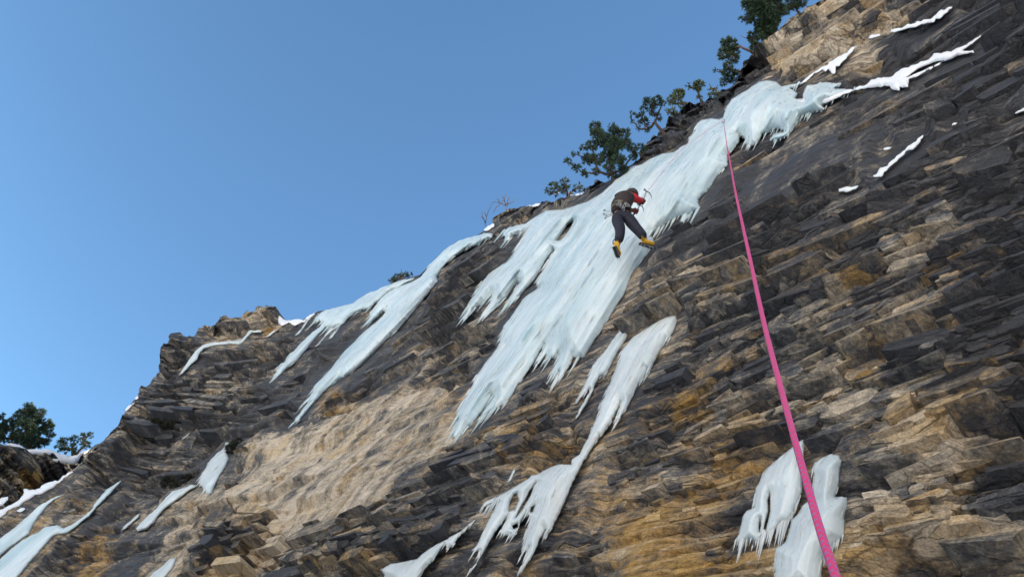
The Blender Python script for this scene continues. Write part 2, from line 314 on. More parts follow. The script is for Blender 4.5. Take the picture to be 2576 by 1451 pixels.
# ------------------------------------------------------------------ traced outlines of ice and snow
G_DR = 'frozen drips and curtains on the cliff'
G_SN = 'snow lying on ledges of the cliff'
ICES = [
 # name, label, material, thickness, teeth, outline, holes
 ('frozen_waterfall', 'huge pale blue frozen waterfall the climber hangs on, with domed top and ragged foot', ICE, .75, 11, [
  ('2', [(300,890),(330,810),(370,750),(430,710),(480,685),(530,650),(570,620),(630,605),(700,615),(750,650),(830,635),(900,628),(830,662),(815,668),(845,690),(870,705),(850,745),(905,745),(915,690),(935,645),(1010,635),(1040,620),(1130,625),(1200,630),(1150,670),(1250,675),(1300,680),(1170,735),(1130,765),(1060,800),(1070,830),(980,850),(900,880),(870,920),(840,960),(800,1020),(740,1050),(660,1060),(680,1015),(770,990),(720,970),(640,1000),(600,1020),(560,1090),(500,1110),(480,1070),(450,1030),(430,1020),(430,1070),(400,1100),(380,1130),(340,1170),(340,1250),(290,1290),(250,1340),(200,1420),(180,1449)]),
  ('3', [(2090,20),(2050,60),(2060,130),(1980,170),(1900,190),(1800,250),(1740,290),(1700,330),(1720,380),(1690,420),(1650,480),(1600,540),(1540,640),(1520,700),(1480,790),(1430,860),(1390,930),(1350,980),(1310,1060),(1260,1130),(1210,1210),(1190,1250),(1150,1260),(1110,1250),(1090,1300),(1060,1340),(1020,1400),(972,1449),(1000,1350),(960,1380),(920,1420),(940,1350),(990,1260),(1000,1220),(950,1260),(925,1250),(880,1285),(905,1225),(850,1290),(815,1325),(860,1220),(890,1150),(850,1210),(800,1300),(760,1360),(720,1420),(690,1449)]),
  ('7', [(1320,20),(1290,80),(1240,140),(1180,180),(1110,210),(1080,240),(1045,285),(1035,260),(1070,200),(1110,140),(1140,90),(1080,170),(1020,250),(980,300),(920,350),(880,400),(835,400),(850,330),(880,260),(870,210),(900,160),(930,100),(960,50),(990,0)]),
  ('3', [(370,1390),(400,1350),(440,1290),(490,1230),(540,1160),(560,1080),(580,1010),(630,950),(670,890),(720,810),(770,770),(830,730),(850,710),(820,690),(850,640),(890,570),(930,490),(960,440),(900,515),(860,590),(800,680),(750,730),(700,790),(640,830),(585,870),(640,770),(690,690),(650,730),(600,800),(540,850),(490,890),(440,930),(450,890),(480,830),(490,770),(450,820),(400,850),(360,880),(320,930),(280,970),(262,965),(290,920),(310,870),(350,790),(400,700),(440,640),(480,600),(540,560),(600,530),(640,490),(680,430),(720,360),(750,300),(765,265),(720,320),(660,330),(620,370),(580,390),(590,340),(570,310),(610,270),(680,250),(740,240),(800,200),(850,170),(900,140),(960,135),(1040,130),(1100,110),(1190,80),(1270,40),(1330,0)]),
  ('A', [(1400,1380),(1420,1350),(1500,1310),(1540,1260),(1620,1240),(1700,1190),(1780,1160),(1860,1150),(1920,1110),(1970,1080),(1980,1040),(2020,1000),(2040,930),(2080,905),(2150,895),(2210,900)])],
  [[('3', [(1105,222),(1060,255),(1010,330),(985,368),(1012,360),(1050,320),(1090,265)])]]),
 ('ice_column', 'long smooth pale blue ice column running down left from the snowy shoulder', ICE, .5, 7, [
  ('B', [(1970,365),(1900,355),(1850,375),(1780,395),(1700,420),(1640,455),(1590,490),(1530,550),(1480,600),(1430,670),(1400,700),(1330,740),(1200,790),(1130,830),(1080,880),(1050,930),(1010,980),(1010,1030),(990,1085),(1050,1030),(1110,975),(1130,980),(1050,1060),(960,1130),(900,1190),(850,1240),(800,1290),(760,1340),(710,1410),(660,1460)]),
  ('5', [(2370,900),(2360,950),(2300,1010),(2240,1090),(2212,1125),(2250,1090),(2310,1030),(2345,1010),(2290,1070),(2240,1130),(2203,1187),(2250,1170),(2300,1110),(2350,1050),(2400,1000),(2450,940),(2530,870)]),
  ('B', [(870,1449),(940,1390),(1020,1310),(1080,1250),(1150,1180),(1240,1100),(1310,1020),(1370,950),(1420,880),(1480,810),(1540,740),(1530,700),(1560,650),(1600,600),(1640,560),(1690,530),(1740,490),(1800,470),(1860,450),(1900,420),(1960,400)])], []),
 ('ice_shoulder', 'white snowy ice shoulder on the skyline ending in a narrow hanging tongue', ICE, .3, 6, [
  ('B', [(1330,705),(1200,745),(1100,785),(980,835),(870,905),(740,940),(640,965),(600,1000),(570,1060),(600,1045),(640,1050),(620,1090),(560,1130),(500,1190),(440,1250),(380,1310),(350,1360),(290,1410)]),
  ('5', [(2120,740),(2080,790),(2098,792),(2050,862),(2110,820),(2170,760),(2240,710),(2290,650),(2350,580)]),
  ('B', [(610,1150),(660,1100),(740,1080),(800,1070),(840,1020),(890,980),(950,960),(1000,955),(1060,900),(1100,870),(1150,820),(1220,790),(1300,745),(1370,712)])], []),
 ('ice_column', 'pale ice column hanging below the main frozen waterfall and spreading into a lacy fan over ochre rock', ICEG, .3, 8, [
  ('3', [(1880,930),(1800,940),(1720,990),(1640,1040),(1560,1090),(1500,1160),(1460,1210),(1450,1290),(1420,1350),(1400,1400),(1380,1449)]),
  ('7', [(2010,10),(1990,70),(1950,150),(1940,220),(1900,300),(1870,380),(1830,460),(1800,520),(1740,560),(1735,600),(1650,595),(1570,620),(1500,660),(1440,680),(1400,710),(1320,760),(1200,830),(1100,870),(1070,900),(1050,940),(1140,900),(1185,880),(1150,950),(1120,1000),(1090,1060),(1060,1130),(1020,1210),(980,1250),(1050,1250),(1040,1310),(1000,1360),(960,1412),(1010,1360),(1060,1280),(1110,1200),(1160,1110),(1210,1040),(1265,975),(1230,1040),(1190,1115),(1230,1140),(1320,1120),(1350,1040),(1400,950),(1420,1000),(1390,1150),(1370,1240),(1345,1312),(1390,1250),(1412,1220),(1390,1290),(1350,1395),(1380,1370),(1430,1310),(1470,1230),(1500,1160),(1540,1090),(1545,1150),(1600,1060),(1650,960),(1700,850),(1740,750),(1790,650),(1830,570),(1880,500),(1910,450),(1950,390),(1970,380),(2010,320),(2060,240),(2110,130),(2090,200),(2065,302),(2110,240),(2150,180),(2200,90),(2240,0)]),
  ('3', [(1640,1400),(1672,1340),(1650,1402),(1680,1370),(1720,1280),(1770,1180),(1810,1110),(1830,1110),(1860,1060),(1890,980)])],
  [[('7', [(1470,735),(1450,760),(1430,830),(1400,880),(1360,950),(1315,1000),(1345,930),(1385,870),(1420,800)])], [('7', [(1325,820),(1300,830),(1270,900),(1262,955),(1308,940),(1338,870)])], [('7', [(1460,905),(1432,925),(1425,960),(1445,955)])], [('7', [(1330,1040),(1290,1060),(1300,1085),(1335,1070)])]]),
 ('ice_strip', 'thin forked ice strip just left of the hanging ice column', ICEG, .15, 6, [
  ('3', [(1530,1020),(1450,1050),(1400,1120),(1360,1180),(1290,1260),(1250,1310),(1230,1370),(1190,1449)]),
  ('7', [(1790,80),(1760,152),(1810,90),(1850,50),(1882,30),(1850,90),(1810,160),(1763,255),(1800,220),(1850,140),(1890,60)]),
  ('3', [(1276,1447),(1300,1400),(1340,1380),(1390,1320),(1410,1260),(1450,1190),(1500,1120),(1530,1060)])], []),
 ('ice_sliver', 'tiny ice sliver on brown rock above the lacy fan', ICEG, .08, 0, [('7', [(1310,620),(1290,650),(1250,740),(1280,720),(1310,660)])], []),
 ('ice_apron', 'low snowy ice apron at the bottom edge left of the lacy fan', ICEG, .25, 5, [
  ('7', [(900,1100),(850,1130),(780,1170),(720,1200),(640,1250),(570,1310),(480,1330),(370,1350),(300,1390),(330,1449),(420,1560),(560,1540),(600,1440),(640,1370),(700,1310),(740,1250),(780,1190),(800,1240),(850,1210),(880,1150),(960,1070),(1010,1020),(960,1050)])], []),
 ('icicle_curtain', 'grey fringed icicle curtain left of the pink rope near the bottom', ICEG, .16, 26, [
  ('8', [(850,455),(800,490),(740,540),(690,580),(640,620),(600,670),(580,730),(550,780),(545,850),(540,920),(480,950),(450,1000),(430,1100),(400,1180),(440,1190),(480,1180),(520,1175),(560,1190),(600,1130),(620,1160),(650,1110),(670,1120),(700,1090),(730,1060),(790,1030),(830,980),(850,920),(880,860),(900,800),(900,700),(905,600),(915,500),(910,410),(880,430)])],
  [[('8', [(657,820),(642,870),(648,950),(625,1030),(604,1120),(618,1120),(640,1040),(660,950)])], [('8', [(585,1010),(575,1060),(578,1110),(590,1060)])]]),
 ('ice_curtain', 'thick grey two-tier ice curtain behind the pink rope at the bottom edge', ICEG, .28, 8, [
  ('8', [(1000,580),(1050,550),(1120,520),(1180,530),(1200,570),(1185,640),(1180,740),(1160,820),(1150,840),(1240,845),(1240,920),(1220,1000),(1220,1140),(1150,1200),(1100,1250),(1060,1290),(1050,1360),(1040,1560),(690,1560),(695,1400),(700,1300),(700,1230),(770,1190),(800,1120),(820,1020),(880,960),(900,910),(950,870),(985,860),(980,800),(990,700),(980,620)])], []),
 ('ice_flow', 'leftmost smooth grey blue ice flow beside the gully snow', ICE, .13, 0, [
  ('6', [(490,822),(420,840),(350,880),(290,910),(220,980),(160,1030),(90,1090),(0,1155),(-150,1230),(-350,1380),(-300,1500),(-150,1400),(0,1290),(60,1240),(140,1180),(220,1120),(250,1060),(300,980),(370,900),(420,860)])], []),
 ('ice_flow', 'broad blue ice flow filling the bottom left corner with a thin tail up the rock', ICE, .13, 0, [
  ('6', [(430,1055),(340,1070),(290,1110),(220,1140),(150,1180),(80,1240),(0,1310),(-150,1420),(-350,1600),(-100,1700),(100,1500),(140,1440),(200,1370),(270,1290),(340,1210),(390,1150),(430,1130),(500,1120),(560,1080),(620,1030),(680,980),(740,910),(800,850),(860,790),(900,740),(915,718),(870,745),(800,790),(730,870),(690,940),(620,1000),(550,1050),(480,1080)])], []),
 ('ice_tongue', 'slanting grey ice tongue between bushes on the lower left face', ICEG, .13, 0, [
  ('6', [(1450,750),(1400,770),(1300,800),(1230,870),(1180,930),(1110,990),(1060,1040),(1025,1080),(1040,1105),(1100,1090),(1160,1040),(1200,980),(1260,920),(1330,870),(1400,820),(1440,790),(1490,760)])], []),
 ('ice_block', 'stubby ribbed ice block under the dark overhang beside the tan slab', ICEG, .13, 5, [
  ('6', [(1700,430),(1690,480),(1640,510),(1590,560),(1560,610),(1520,680),(1500,740),(1540,790),(1560,830),(1600,820),(1620,760),(1660,680),(1700,620),(1730,560),(1720,520),(1700,480),(1730,435)])], []),
 ('ice_sliver', 'short ice sliver just left of the slanting ice tongue', ICEG, .1, 0, [('6', [(1050,965),(990,1020),(950,1050),(910,1100),(950,1085),(1010,1030),(1050,990)])], []),
 ('ice_tongue', 'small grey ice tongue cut by the bottom edge, lower left', ICEG, .13, 0, [('6', [(1330,1300),(1280,1310),(1220,1370),(1160,1410),(1060,1520),(1180,1540),(1240,1460),(1290,1400),(1320,1350)])], []),
 ('ice_sliver', 'tiny pale ice sliver below the dark turf clump on the left face', ICEG, .06, 0, [('6', [(1430,355),(1390,390),(1372,412),(1420,387)])], []),
 ('ice_strand', 'thin bent ice strand under the rocky pinnacle', ICEG, .1, 0, [
  ('5', [(1350,820),(1400,740),(1450,670),(1490,620),(1530,590),(1600,570),(1750,560),(1820,550),(1850,520),(1880,480),(1980,475),(1970,495),(1900,497),(1870,530),(1840,570),(1800,592),(1750,582),(1620,597),(1540,620),(1512,645),(1490,695),(1430,755),(1380,805)])], []),
 ('ice_strand', 'tiny ice strand beside the saddle right of the pinnacle', ICEG, .06, 0, [('5', [(2110,460),(2050,490),(2003,532),(2040,522),(2090,482)])], []),
 ('ice_strand', 'short thin ice strand hanging left of the snowy shoulder', ICEG, .06, 0, [('B', [(520,1010),(500,1060),(470,1110),(425,1157),(460,1147),(500,1092),(530,1042),(580,1012)])], []),
 ('ice_strand', 'pair-like thin ice strand under the right end of the snowy shoulder, the longer one', ICEG, .06, 0, [('B', [(745,1085),(690,1110),(640,1180),(580,1247),(620,1222),(680,1152),(722,1112)])], []),
 ('ice_strand', 'shortest ice strand under the snowy shoulder, beside a longer one', ICEG, .06, 0, [('B', [(790,1075),(730,1125),(685,1185),(718,1175),(765,1112)])], []),
]
SNOWS = [
 ('long forked snow band running up right from the domed top of the frozen waterfall', .22, [('2', [(2265,260),(2200,300),(2120,350),(2030,385),(1900,410),(1850,450),(1740,490),(1620,540),(1570,580),(1480,590),(1430,600),(1370,645),(1250,680),(1100,700),(980,740),(800,775),(640,795),(520,812),(640,818),(800,803),(950,790),(1080,780),(1130,760),(1170,735),(1300,685),(1450,660),(1560,650),(1580,680),(1640,690),(1640,660),(1700,660),(1710,600),(1830,550),(1950,480),(2080,420),(2200,400),(2190,380),(2120,385),(2180,340),(2240,290)])], [[('2', [(1690,585),(1850,515),(1970,458),(1900,470),(1780,520)])]]),
 ('highest snow streak under the tan blocks at the top right', .12, [('2', [(2040,40),(1990,60),(1930,90),(1870,140),(1780,165),(1700,190),(1600,220),(1540,250),(1600,245),(1700,220),(1800,190),(1880,172),(1950,130),(2010,90)])], []),
 ('small snow dab at the left end of the highest snow streak', .07, [('2', [(1490,258),(1430,268),(1385,295),(1430,292),(1480,277)])], []),
 ('slanting snow streak with drips directly above the ice dome', .12, [('2', [(1310,340),(1260,380),(1180,430),(1080,490),(980,550),(920,600),(890,632),(930,622),(960,585),(1050,530),(1080,550),(1100,525),(1125,560),(1150,560),(1160,510),(1230,450),(1280,390)])], []),
 ('curved snow streak in the middle of the dark right face', .12, [('2', [(1815,1020),(1780,1050),(1700,1100),(1650,1150),(1590,1200),(1540,1250),(1480,1280),(1430,1340),(1500,1340),(1530,1300),(1560,1260),(1620,1210),(1690,1150),(1760,1110),(1800,1070)])], []),
 ('short snow dab below the curved snow streak', .08, [('2', [(1350,1390),(1260,1410),(1180,1425),(1175,1450),(1230,1450),(1300,1430)])], []),
 ('snow streak cut by the right edge', .08, [('2', [(2700,770),(2576,812),(2500,848),(2410,872),(2480,868),(2576,842),(2700,800)])], []),
 ('tiny snow fleck left of the snow streak at the right edge', .05, [('2', [(2084,918),(2040,938),(2022,962),(2062,947)])], []),
 ('flat tiny snow fleck above the curved snow streak', .04, [('2', [(1582,1112),(1520,1118),(1503,1136),(1562,1132)])], []),
 ('lone tiny snow fleck low on the dark right face', .04, [('4', [(1325,172),(1290,185),(1290,198),(1325,196)])], []),
 ('snow patch on the skyline left of the small pine', .1, [('3', [(860,88),(780,98),(725,112),(780,114),(845,104)])], []),
 ('snow patch under the bare shrub on the skyline', .1, [('3', [(505,236),(460,256),(425,292),(462,290),(508,258)])], []),
 ('snow patch right of the small pine on the skyline', .1, [('3', [(1185,5),(1130,12),(1080,26),(1130,28),(1175,22)])], []),
 ('snow filling the saddle right of the rocky pinnacle', .15, [('B', [(300,1005),(340,1030),(400,1035),(490,1030),(545,1000),(600,965),(560,1010),(500,1055),(430,1078),(380,1060),(320,1085),(298,1060)])], []),
 ('faint snow rim on the steep left skyline', .05, [('5', [(1052,955),(985,1035),(925,1095),(962,1085),(1014,1025),(1044,985)])], []),
 ('long snow tongue running down the gully at the left', .2, [('6', [(630,580),(600,600),(560,640),(500,670),(450,710),(380,730),(320,760),(270,790),(180,785),(170,830),(130,870),(60,910),(0,950),(-100,1000),(-300,1100),(-300,1180),(-100,1060),(0,1005),(60,950),(140,915),(200,875),(270,835),(350,800),(430,755),(480,705),(540,665),(600,615)])], []),
 ('snow lobe at the left edge above the gully tongue', .15, [('6', [(-160,880),(0,855),(80,830),(60,870),(0,910),(-160,960)])], []),
 ('small snow dab below the gully tongue', .08, [('6', [(205,922),(150,930),(103,962),(150,962),(192,942)])], []),
]

def in_poly(px, py, poly):
    ins = np.zeros(px.shape, bool); n = len(poly); j = n-1
    for i in range(n):
        xi, yi = poly[i]; xj, yj = poly[j]
        if yi != yj:
            c = ((yi > py) != (yj > py)) & (px < (xj-xi)*(py-yi)/(yj-yi)+xi)
            ins ^= c
        j = i
    return ins
def seg_dist(px, py, polys):
    d = np.full(px.shape, 1e9)
    for poly in polys:
        n = len(poly)
        for i in range(n):
            ax, ay = poly[i]; bx, by = poly[(i+1) % n]; vx, vy = bx-ax, by-ay
            t = np.clip(((px-ax)*vx+(py-ay)*vy)/(vx*vx+vy*vy+1e-9), 0, 1)
            d = np.minimum(d, (px-ax-t*vx)**2+(py-ay-t*vy)**2)
    return np.sqrt(d)
# raster mask of everything frozen, so that the rock lies back under it
RS = 4.0; RX0, RY0 = -500., -500.
gx, gy = np.meshgrid(RX0+RS*np.arange(900), RY0+RS*np.arange(640))
mask = np.zeros(gx.shape, bool)
for it in ICES: mask |= in_poly(gx, gy, cv(it[5]))
for it in SNOWS: mask |= in_poly(gx, gy, cv(it[2]))
def edt(m, R=24):
    big = 1e6; g = np.where(m, 0., big); out = g.copy()
    for k in range(1, R+1):
        out[:, k:] = np.minimum(out[:, k:], g[:, :-k]+k*k); out[:, :-k] = np.minimum(out[:, :-k], g[:, k:]+k*k)
    g = out.copy()
    for k in range(1, R+1):
        out[k:] = np.minimum(out[k:], g[:-k]+k*k); out[:-k] = np.minimum(out[:-k], g[k:]+k*k)
    return np.sqrt(out)*RS
EDT = np.minimum(edt(mask), 100)
def samp(T, px, py):
    x = np.clip((px-RX0)/RS, 0, T.shape[1]-1.001); y = np.clip((py-RY0)/RS, 0, T.shape[0]-1.001)
    i = x.astype(int); j = y.astype(int); fx = x-i; fy = y-j
    return (T[j, i]*(1-fx)+T[j, i+1]*fx)*(1-fy)+(T[j+1, i]*(1-fx)+T[j+1, i+1]*fx)*fy

# ------------------------------------------------------------------ the rock: where it is slate, tan or rusty (x, y, tan, rust, roughness[, radius])
ZN = [(2050,60,.75,.2,.8),(2120,100,.8,.1,.8),(1980,130,.7,.2,.8),(2200,30,.45,.2,.7),(1950,220,.2,.1,.6),(2030,250,.2,.1,.6),(2350,30,.1,0,.6),(2500,60,.05,0,.5),(2450,200,.08,0,.4),(2250,130,.05,0,.5),(2100,180,.15,.1,.6),
 (1880,180,.05,0,.6),(1760,270,.05,0,.4),(1700,350,.10,.1,.6),(1620,400,.12,.1,.8),(1500,470,.15,.1,.7),(1350,530,.3,.1,.7),(1900,330,.03,0,.8),(1872,410,1,.6,.2,14),(2050,350,.12,0,.15),(2200,330,.16,0,.3),(2350,330,.1,0,.5),(2500,400,.05,0,.6),(2100,430,.08,0,.3),
 (1950,480,.1,0,.2),(2200,520,.06,0,.5),(2450,520,.05,0,.7),(1780,560,.15,0,.4),(1700,590,.12,0,.5),(1800,640,.3,.05,.25),(1700,700,.6,.1,.4),(1640,740,.6,.15,.5),(1620,790,.45,.3,.5),(1900,580,.15,.2,.6),(2030,560,.15,.1,.7),(2150,620,.1,.1,.8),(2300,600,.45,.3,.8),(2400,570,.4,.2,.8),(2550,600,.05,0,.8),(2500,700,.15,.3,.9),(2200,700,.25,.4,.9),
 (2350,760,.5,.5,.8),(2250,780,.45,.4,.9),(2500,850,.35,.6,.7),(2050,780,.15,.1,1),(1950,740,.25,.2,.9),(1850,740,.4,.3,.8),(1800,800,.3,.2,.8),(1900,850,.35,.2,.9),(2200,880,.4,.5,.7),(2350,850,.35,.3,1),(2450,950,.3,.5,.8),(2150,950,.18,.1,.9),(2000,900,.3,.3,1),(1830,950,.35,.3,.8),(1700,1000,.3,.4,.7),(1600,1040,.12,.2,.6),(2100,1060,.15,.1,.8),(1950,1050,.25,.2,.8),(2350,1080,.8,.2,.7),(2270,1100,.85,.1,.7,30),(2500,1100,.35,.3,1),(2200,1150,.15,0,.6),(2450,1200,.4,.3,1),(2350,1280,.5,.4,1),(2250,1250,.35,.2,1),(2180,1300,.4,.4,.9),(2500,1350,.5,.4,.25),(2300,1400,.45,.3,.8),(2200,1400,.45,.5,.4),(2560,1000,.3,.4,1),(2560,1200,.45,.3,1),
 (1800,1100,.35,.5,.5),(1700,1130,.4,.5,.5),(1850,1200,.3,.2,.6),(1750,1250,.4,.5,.5),(1600,1180,.4,.4,.5),(1540,1240,.45,.7,.3),(1600,1350,.6,1,.15),(1560,1320,.6,1,.15),(1680,1400,.5,.9,.3),(1780,1380,.35,.4,.6),(1500,1400,.2,.1,.3),(1450,1440,.15,.1,.3),(1850,1430,.3,.3,.7),(1750,1440,.5,.3,.4),
 (1350,1100,.3,.4,.7),(1280,1130,.25,.2,.6),(1250,1200,.2,.1,.7),(1150,1190,.12,0,.4),(1200,1280,.4,.15,.6),(1350,1180,.3,.3,.6),(1060,1080,.62,.15,.12),(950,1100,.68,.15,.08),(850,1150,.72,.1,.08),(750,1200,.78,.12,.08),(650,1150,.75,.1,.08),(900,1250,.62,.15,.1),(750,1280,.68,.2,.1),(1000,1000,.5,.1,.15),(1050,900,.3,.1,.4),(950,900,.15,.1,.3),(1150,930,.4,.1,.5),(1180,1000,.35,.1,.4),(1100,800,.08,0,.7),(1150,700,.08,0,.8),(1200,650,.1,.05,.7),(1250,750,.12,0,.5),(1130,760,.2,.1,.9),(1000,1160,.6,.2,.1),(650,1240,.7,.2,.1),
 (880,960,.1,0,.2),(820,1000,.38,.4,.4),(870,1020,.55,.35,.3),(760,1060,.1,0,.3),(850,880,.08,0,.4),(700,900,.1,0,.6),(620,870,.1,0,.5),(560,830,.55,.2,.8),(650,800,.55,.25,.8),(665,815,.6,.8,.4,12),(690,785,.15,.1,.8,15),(450,870,.25,.1,.9),(480,950,.12,0,.6),(560,920,.14,0,.4),(600,1000,.38,.1,.7),(520,1010,.3,.1,.8),(450,1020,.2,0,.8),(400,1070,.2,0,.8),(350,1100,.4,.1,.7),(420,1130,.25,.1,.6),(560,1080,.15,0,.4),(640,1030,.2,.1,.5),(680,980,.1,0,.3),(700,1060,.1,0,.3),
 (600,1130,.1,0,.3),(500,1180,.15,0,.3),(400,1200,.2,.05,.5),(300,1180,.2,0,.6),(250,1170,.2,0,.7),(350,1260,.4,.05,.15),(250,1250,.25,.05,.3),(200,1300,.35,.2,.3),(150,1350,.4,.3,.4),(230,1380,.55,.9,.2),(300,1400,.06,0,.15),(350,1350,.12,0,.2),(420,1330,.55,.1,.2),(480,1250,.55,.15,.15),(430,1400,.6,.1,.2),(380,1420,.4,.1,.3),(520,1300,.35,.1,.5),(550,1350,.35,.2,.9),(650,1380,.38,.2,1),(600,1430,.55,.6,.6),(700,1330,.4,.3,.8),(800,1330,.38,.2,.8),(760,1420,.4,.1,.9),(900,1370,.4,.3,.8),(950,1300,.55,.2,.5),(1000,1330,.4,.2,.8),(1050,1400,.28,.1,.8),(1100,1250,.3,0,.5),(900,1430,.38,.2,.8),(1130,1300,.22,.1,.7),(1150,1400,.3,.2,.7),(1050,1200,.35,.1,.4),(1250,1420,.3,.2,.6),(1400,1330,.3,.3,.6),(1300,1440,.25,.1,.4)]
ZA = np.array([z if len(z) == 6 else z+(42,) for z in ZN], float)
def zones(px, py):
    # evaluated on a coarse lattice and interpolated
    qx, qy = np.meshgrid(RX0+16*np.arange(226), RY0+16*np.arange(161))
    W = 0; A = np.zeros((3,)+qx.shape)
    for x, y, a, b, c, r in ZA:
        d2 = ((qx-x)**2+(qy-y)**2)/(r*r)
        w_ = 1/(d2+.15)**2.2 if r >= 40 else 3/(d2+.15)**3
        W = W+w_
        for k, v in enumerate((a, b, c)): A[k] += w_*v
    A /= W
    x = np.clip((px-RX0)/16, 0, 224.9); y = np.clip((py-RY0)/16, 0, 159.9)
    i = x.astype(int); j = y.astype(int); fx = x-i; fy = y-j
    return [(T[j, i]*(1-fx)+T[j, i+1]*fx)*(1-fy)+(T[j+1, i]*(1-fx)+T[j+1, i+1]*fx)*fy for T in A]

SLABS = [  # clean-edged slabs of one look: outline, tan, rust, roughness, weight
 ([(520,1295),(560,1230),(630,1135),(690,1098),(760,1075),(820,1045),(880,1022),(950,990),(1010,978),(1070,962),(1130,975),(1195,950),(1160,1010),(1140,1075),(1100,1130),(1060,1165),(1005,1215),(985,1245),(930,1270),(860,1300),(790,1325),(700,1330),(640,1300),(590,1290)], .80, .0, .08, .92),
 ([(335,1460),(400,1375),(455,1290),(500,1240),(555,1232),(530,1300),(480,1370),(445,1460)], .66, .08, .15, .8),
 ([(255,1460),(300,1400),(360,1350),(420,1310),(450,1300),(410,1360),(350,1430),(330,1460)], .06, 0, .12, .85),
 ([(160,1460),(215,1390),(262,1330),(275,1345),(235,1400),(200,1460)], .62, .95, .15, .8),
 ([(500,1175),(560,1110),(610,1060),(670,1010),(740,960),(810,915),(840,930),(770,1000),(720,1050),(690,1080),(640,1100),(590,1150),(560,1200),(510,1225)], .09, 0, .18, .8),
 ([(850,960),(900,910),(960,860),(1020,810),(1080,790),(1060,840),(1000,900),(950,940),(880,985)], .10, .1, .2, .75),
 ([(980,960),(1040,890),(1090,850),(1110,860),(1060,915),(1020,965)], .66, .1, .1, .8),
 ([(1850,430),(1900,395),(1960,350),(2060,330),(2180,300),(2220,340),(2180,400),(2080,440),(2000,500),(1900,560),(1850,540)], .15, 0, .06, .8),
 ([(1585,735),(1600,650),(1660,610),(1720,588),(1800,560),(1900,530),(1860,580),(1790,620),(1700,660),(1640,700),(1610,740),(1560,790)], .04, 0, .4, .85),
 ([(1620,760),(1660,700),(1740,635),(1830,600),(1890,560),(1870,620),(1800,690),(1720,740),(1650,770),(1600,790)], .5, .1, .2, .7),
 ([(2220,1090),(2300,1060),(2350,1072),(2410,1030),(2430,1075),(2370,1100),(2300,1120),(2225,1128)], .98, .12, .6, .9),
 ([(2215,1050),(2310,1025),(2380,1000),(2400,1010),(2330,1040),(2230,1068)], .85, .1, .6, .9),
 ([(1935,125),(1990,120),(1995,155),(1940,158)], .85, .35, .3, .9),
 ([(2060,25),(2110,15),(2130,50),(2075,60)], .85, .45, .3, .85),
 ([(2400,1460),(2440,1370),(2500,1330),(2600,1300),(2620,1460)], .62, .3, .12, .7),
 ([(1490,1460),(1500,1350),(1530,1310),(1600,1300),(1660,1320),(1650,1390),(1600,1460)], .62, .9, .15, .5),
 ([(1460,1300),(1480,1240),(1540,1200),(1600,1220),(1560,1270),(1520,1310)], .5, .8, .3, .7),
 ([(600,815),(650,800),(690,795),(700,812),(650,830),(600,840)], .7, .5, .5, .8)]
def zones_all(px, py, s, z):
    A = zones(px, py)
    jx = px+(fbm(s*1.6, z*1.6, 201, 5)-.5)*70; jy = py+(fbm(s*1.6, z*1.6, 203, 5)-.5)*60
    for pl, a, b, c, w_ in SLABS:
        k = in_poly(jx, jy, pl)
        for q, v in enumerate((a, b, c)): A[q] = np.where(k, A[q]*(1-w_)+v*w_, A[q])
    return A
def beds(s, z, t, L, seed):
    """blocky beds: value 0..1 per block, position 0..1 inside the bed, block id hash"""
    zz = z/t; zz = zz + .45*np.sin(zz*1.7+seed) + 1.0*(fbm(s/(L*1.6), z/(t*6), seed+5, 2)-.5)
    k = np.floor(zz); f = zz-k
    jn = .22*(vn(s/L*2.2, z/t*.5, seed+3)-.5)
    def row(k):
        q = s/L*(.6+.9*h2(k, 0*k, seed+1)) + 13*h2(k, 0*k+3, seed+2) + jn
        c = np.floor(q); g = q-c; wv_ = sstep(0, .09, g)
        return h2(k, c-1, seed)*(1-wv_)+h2(k, c, seed)*wv_, g, h2(k, c, seed+9)
    va, g, hc = row(k); vb, _, _ = row(k-1); w_ = sstep(0, .15, f)
    return vb*(1-w_)+va*w_, f, g, hc
def ramp(v, stops):
    xs = [a for a, _ in stops]
    return np.stack([np.interp(v, xs, [c[k] for _, c in stops]) for k in range(3)], 1)
def rock_relief(s, z, rough, dist):
    b1, f1, g1, c1 = beds(s, z, 1.25, 3.6, 11)
    b2, f2, g2, c2 = beds(s, z, .46, 1.5, 22)
    b3, f3, g3, c3 = beds(s, z, .17, .62, 33)
    b4, f4, g4, c4 = beds(s, z, .065, .27, 44)
    lf = fbm(s*.28, z*.3, 5, 4)
    D = (lf-.5)*.7*(.3+.7*rough) + (fbm(s*.15, z*.17, 6, 2)-.5)*.5
    def pf(f): return np.where(f < .15, sstep(0, .15, f), 1-(f-.15)/.85)      # blunt nose low in each bed, receding upwards
    D = D + (.42*(b1-.6)+.20*(pf(f1)-.5))*(.2+.8*rough)
    D = D + (.30*(b2-.55)+.12*(pf(f2)-.5))*(.1+.9*rough)
    D = D + (.10*(b3-.5)+.045*(pf(f3)-.5))*(.08+.92*rough)
    D = D + .08*(fbm(s*1.4, z*2.2, 8, 3)-.5)*(.15+.85*rough)
    def dip(f, w_): return 1-sstep(0, w_, np.minimum(f, 1-f))
    D = D - .26*dip(f1, .08)*(c1 > .3)*rough - .12*dip(f2, .10)*(c2 > .25)*rough - .04*dip(f3, .14)*rough - .06*dip(g2, .05)*rough
    cap = .18
    gr = 1+.9*sstep(12, 26, dist); D = D*gr; cap = cap*gr
    D = np.where(D > cap, cap+(D-cap)*.25, D)
    return D, (b1, b2, b3, b4, c1, c2, c3, c4, f2, f3)
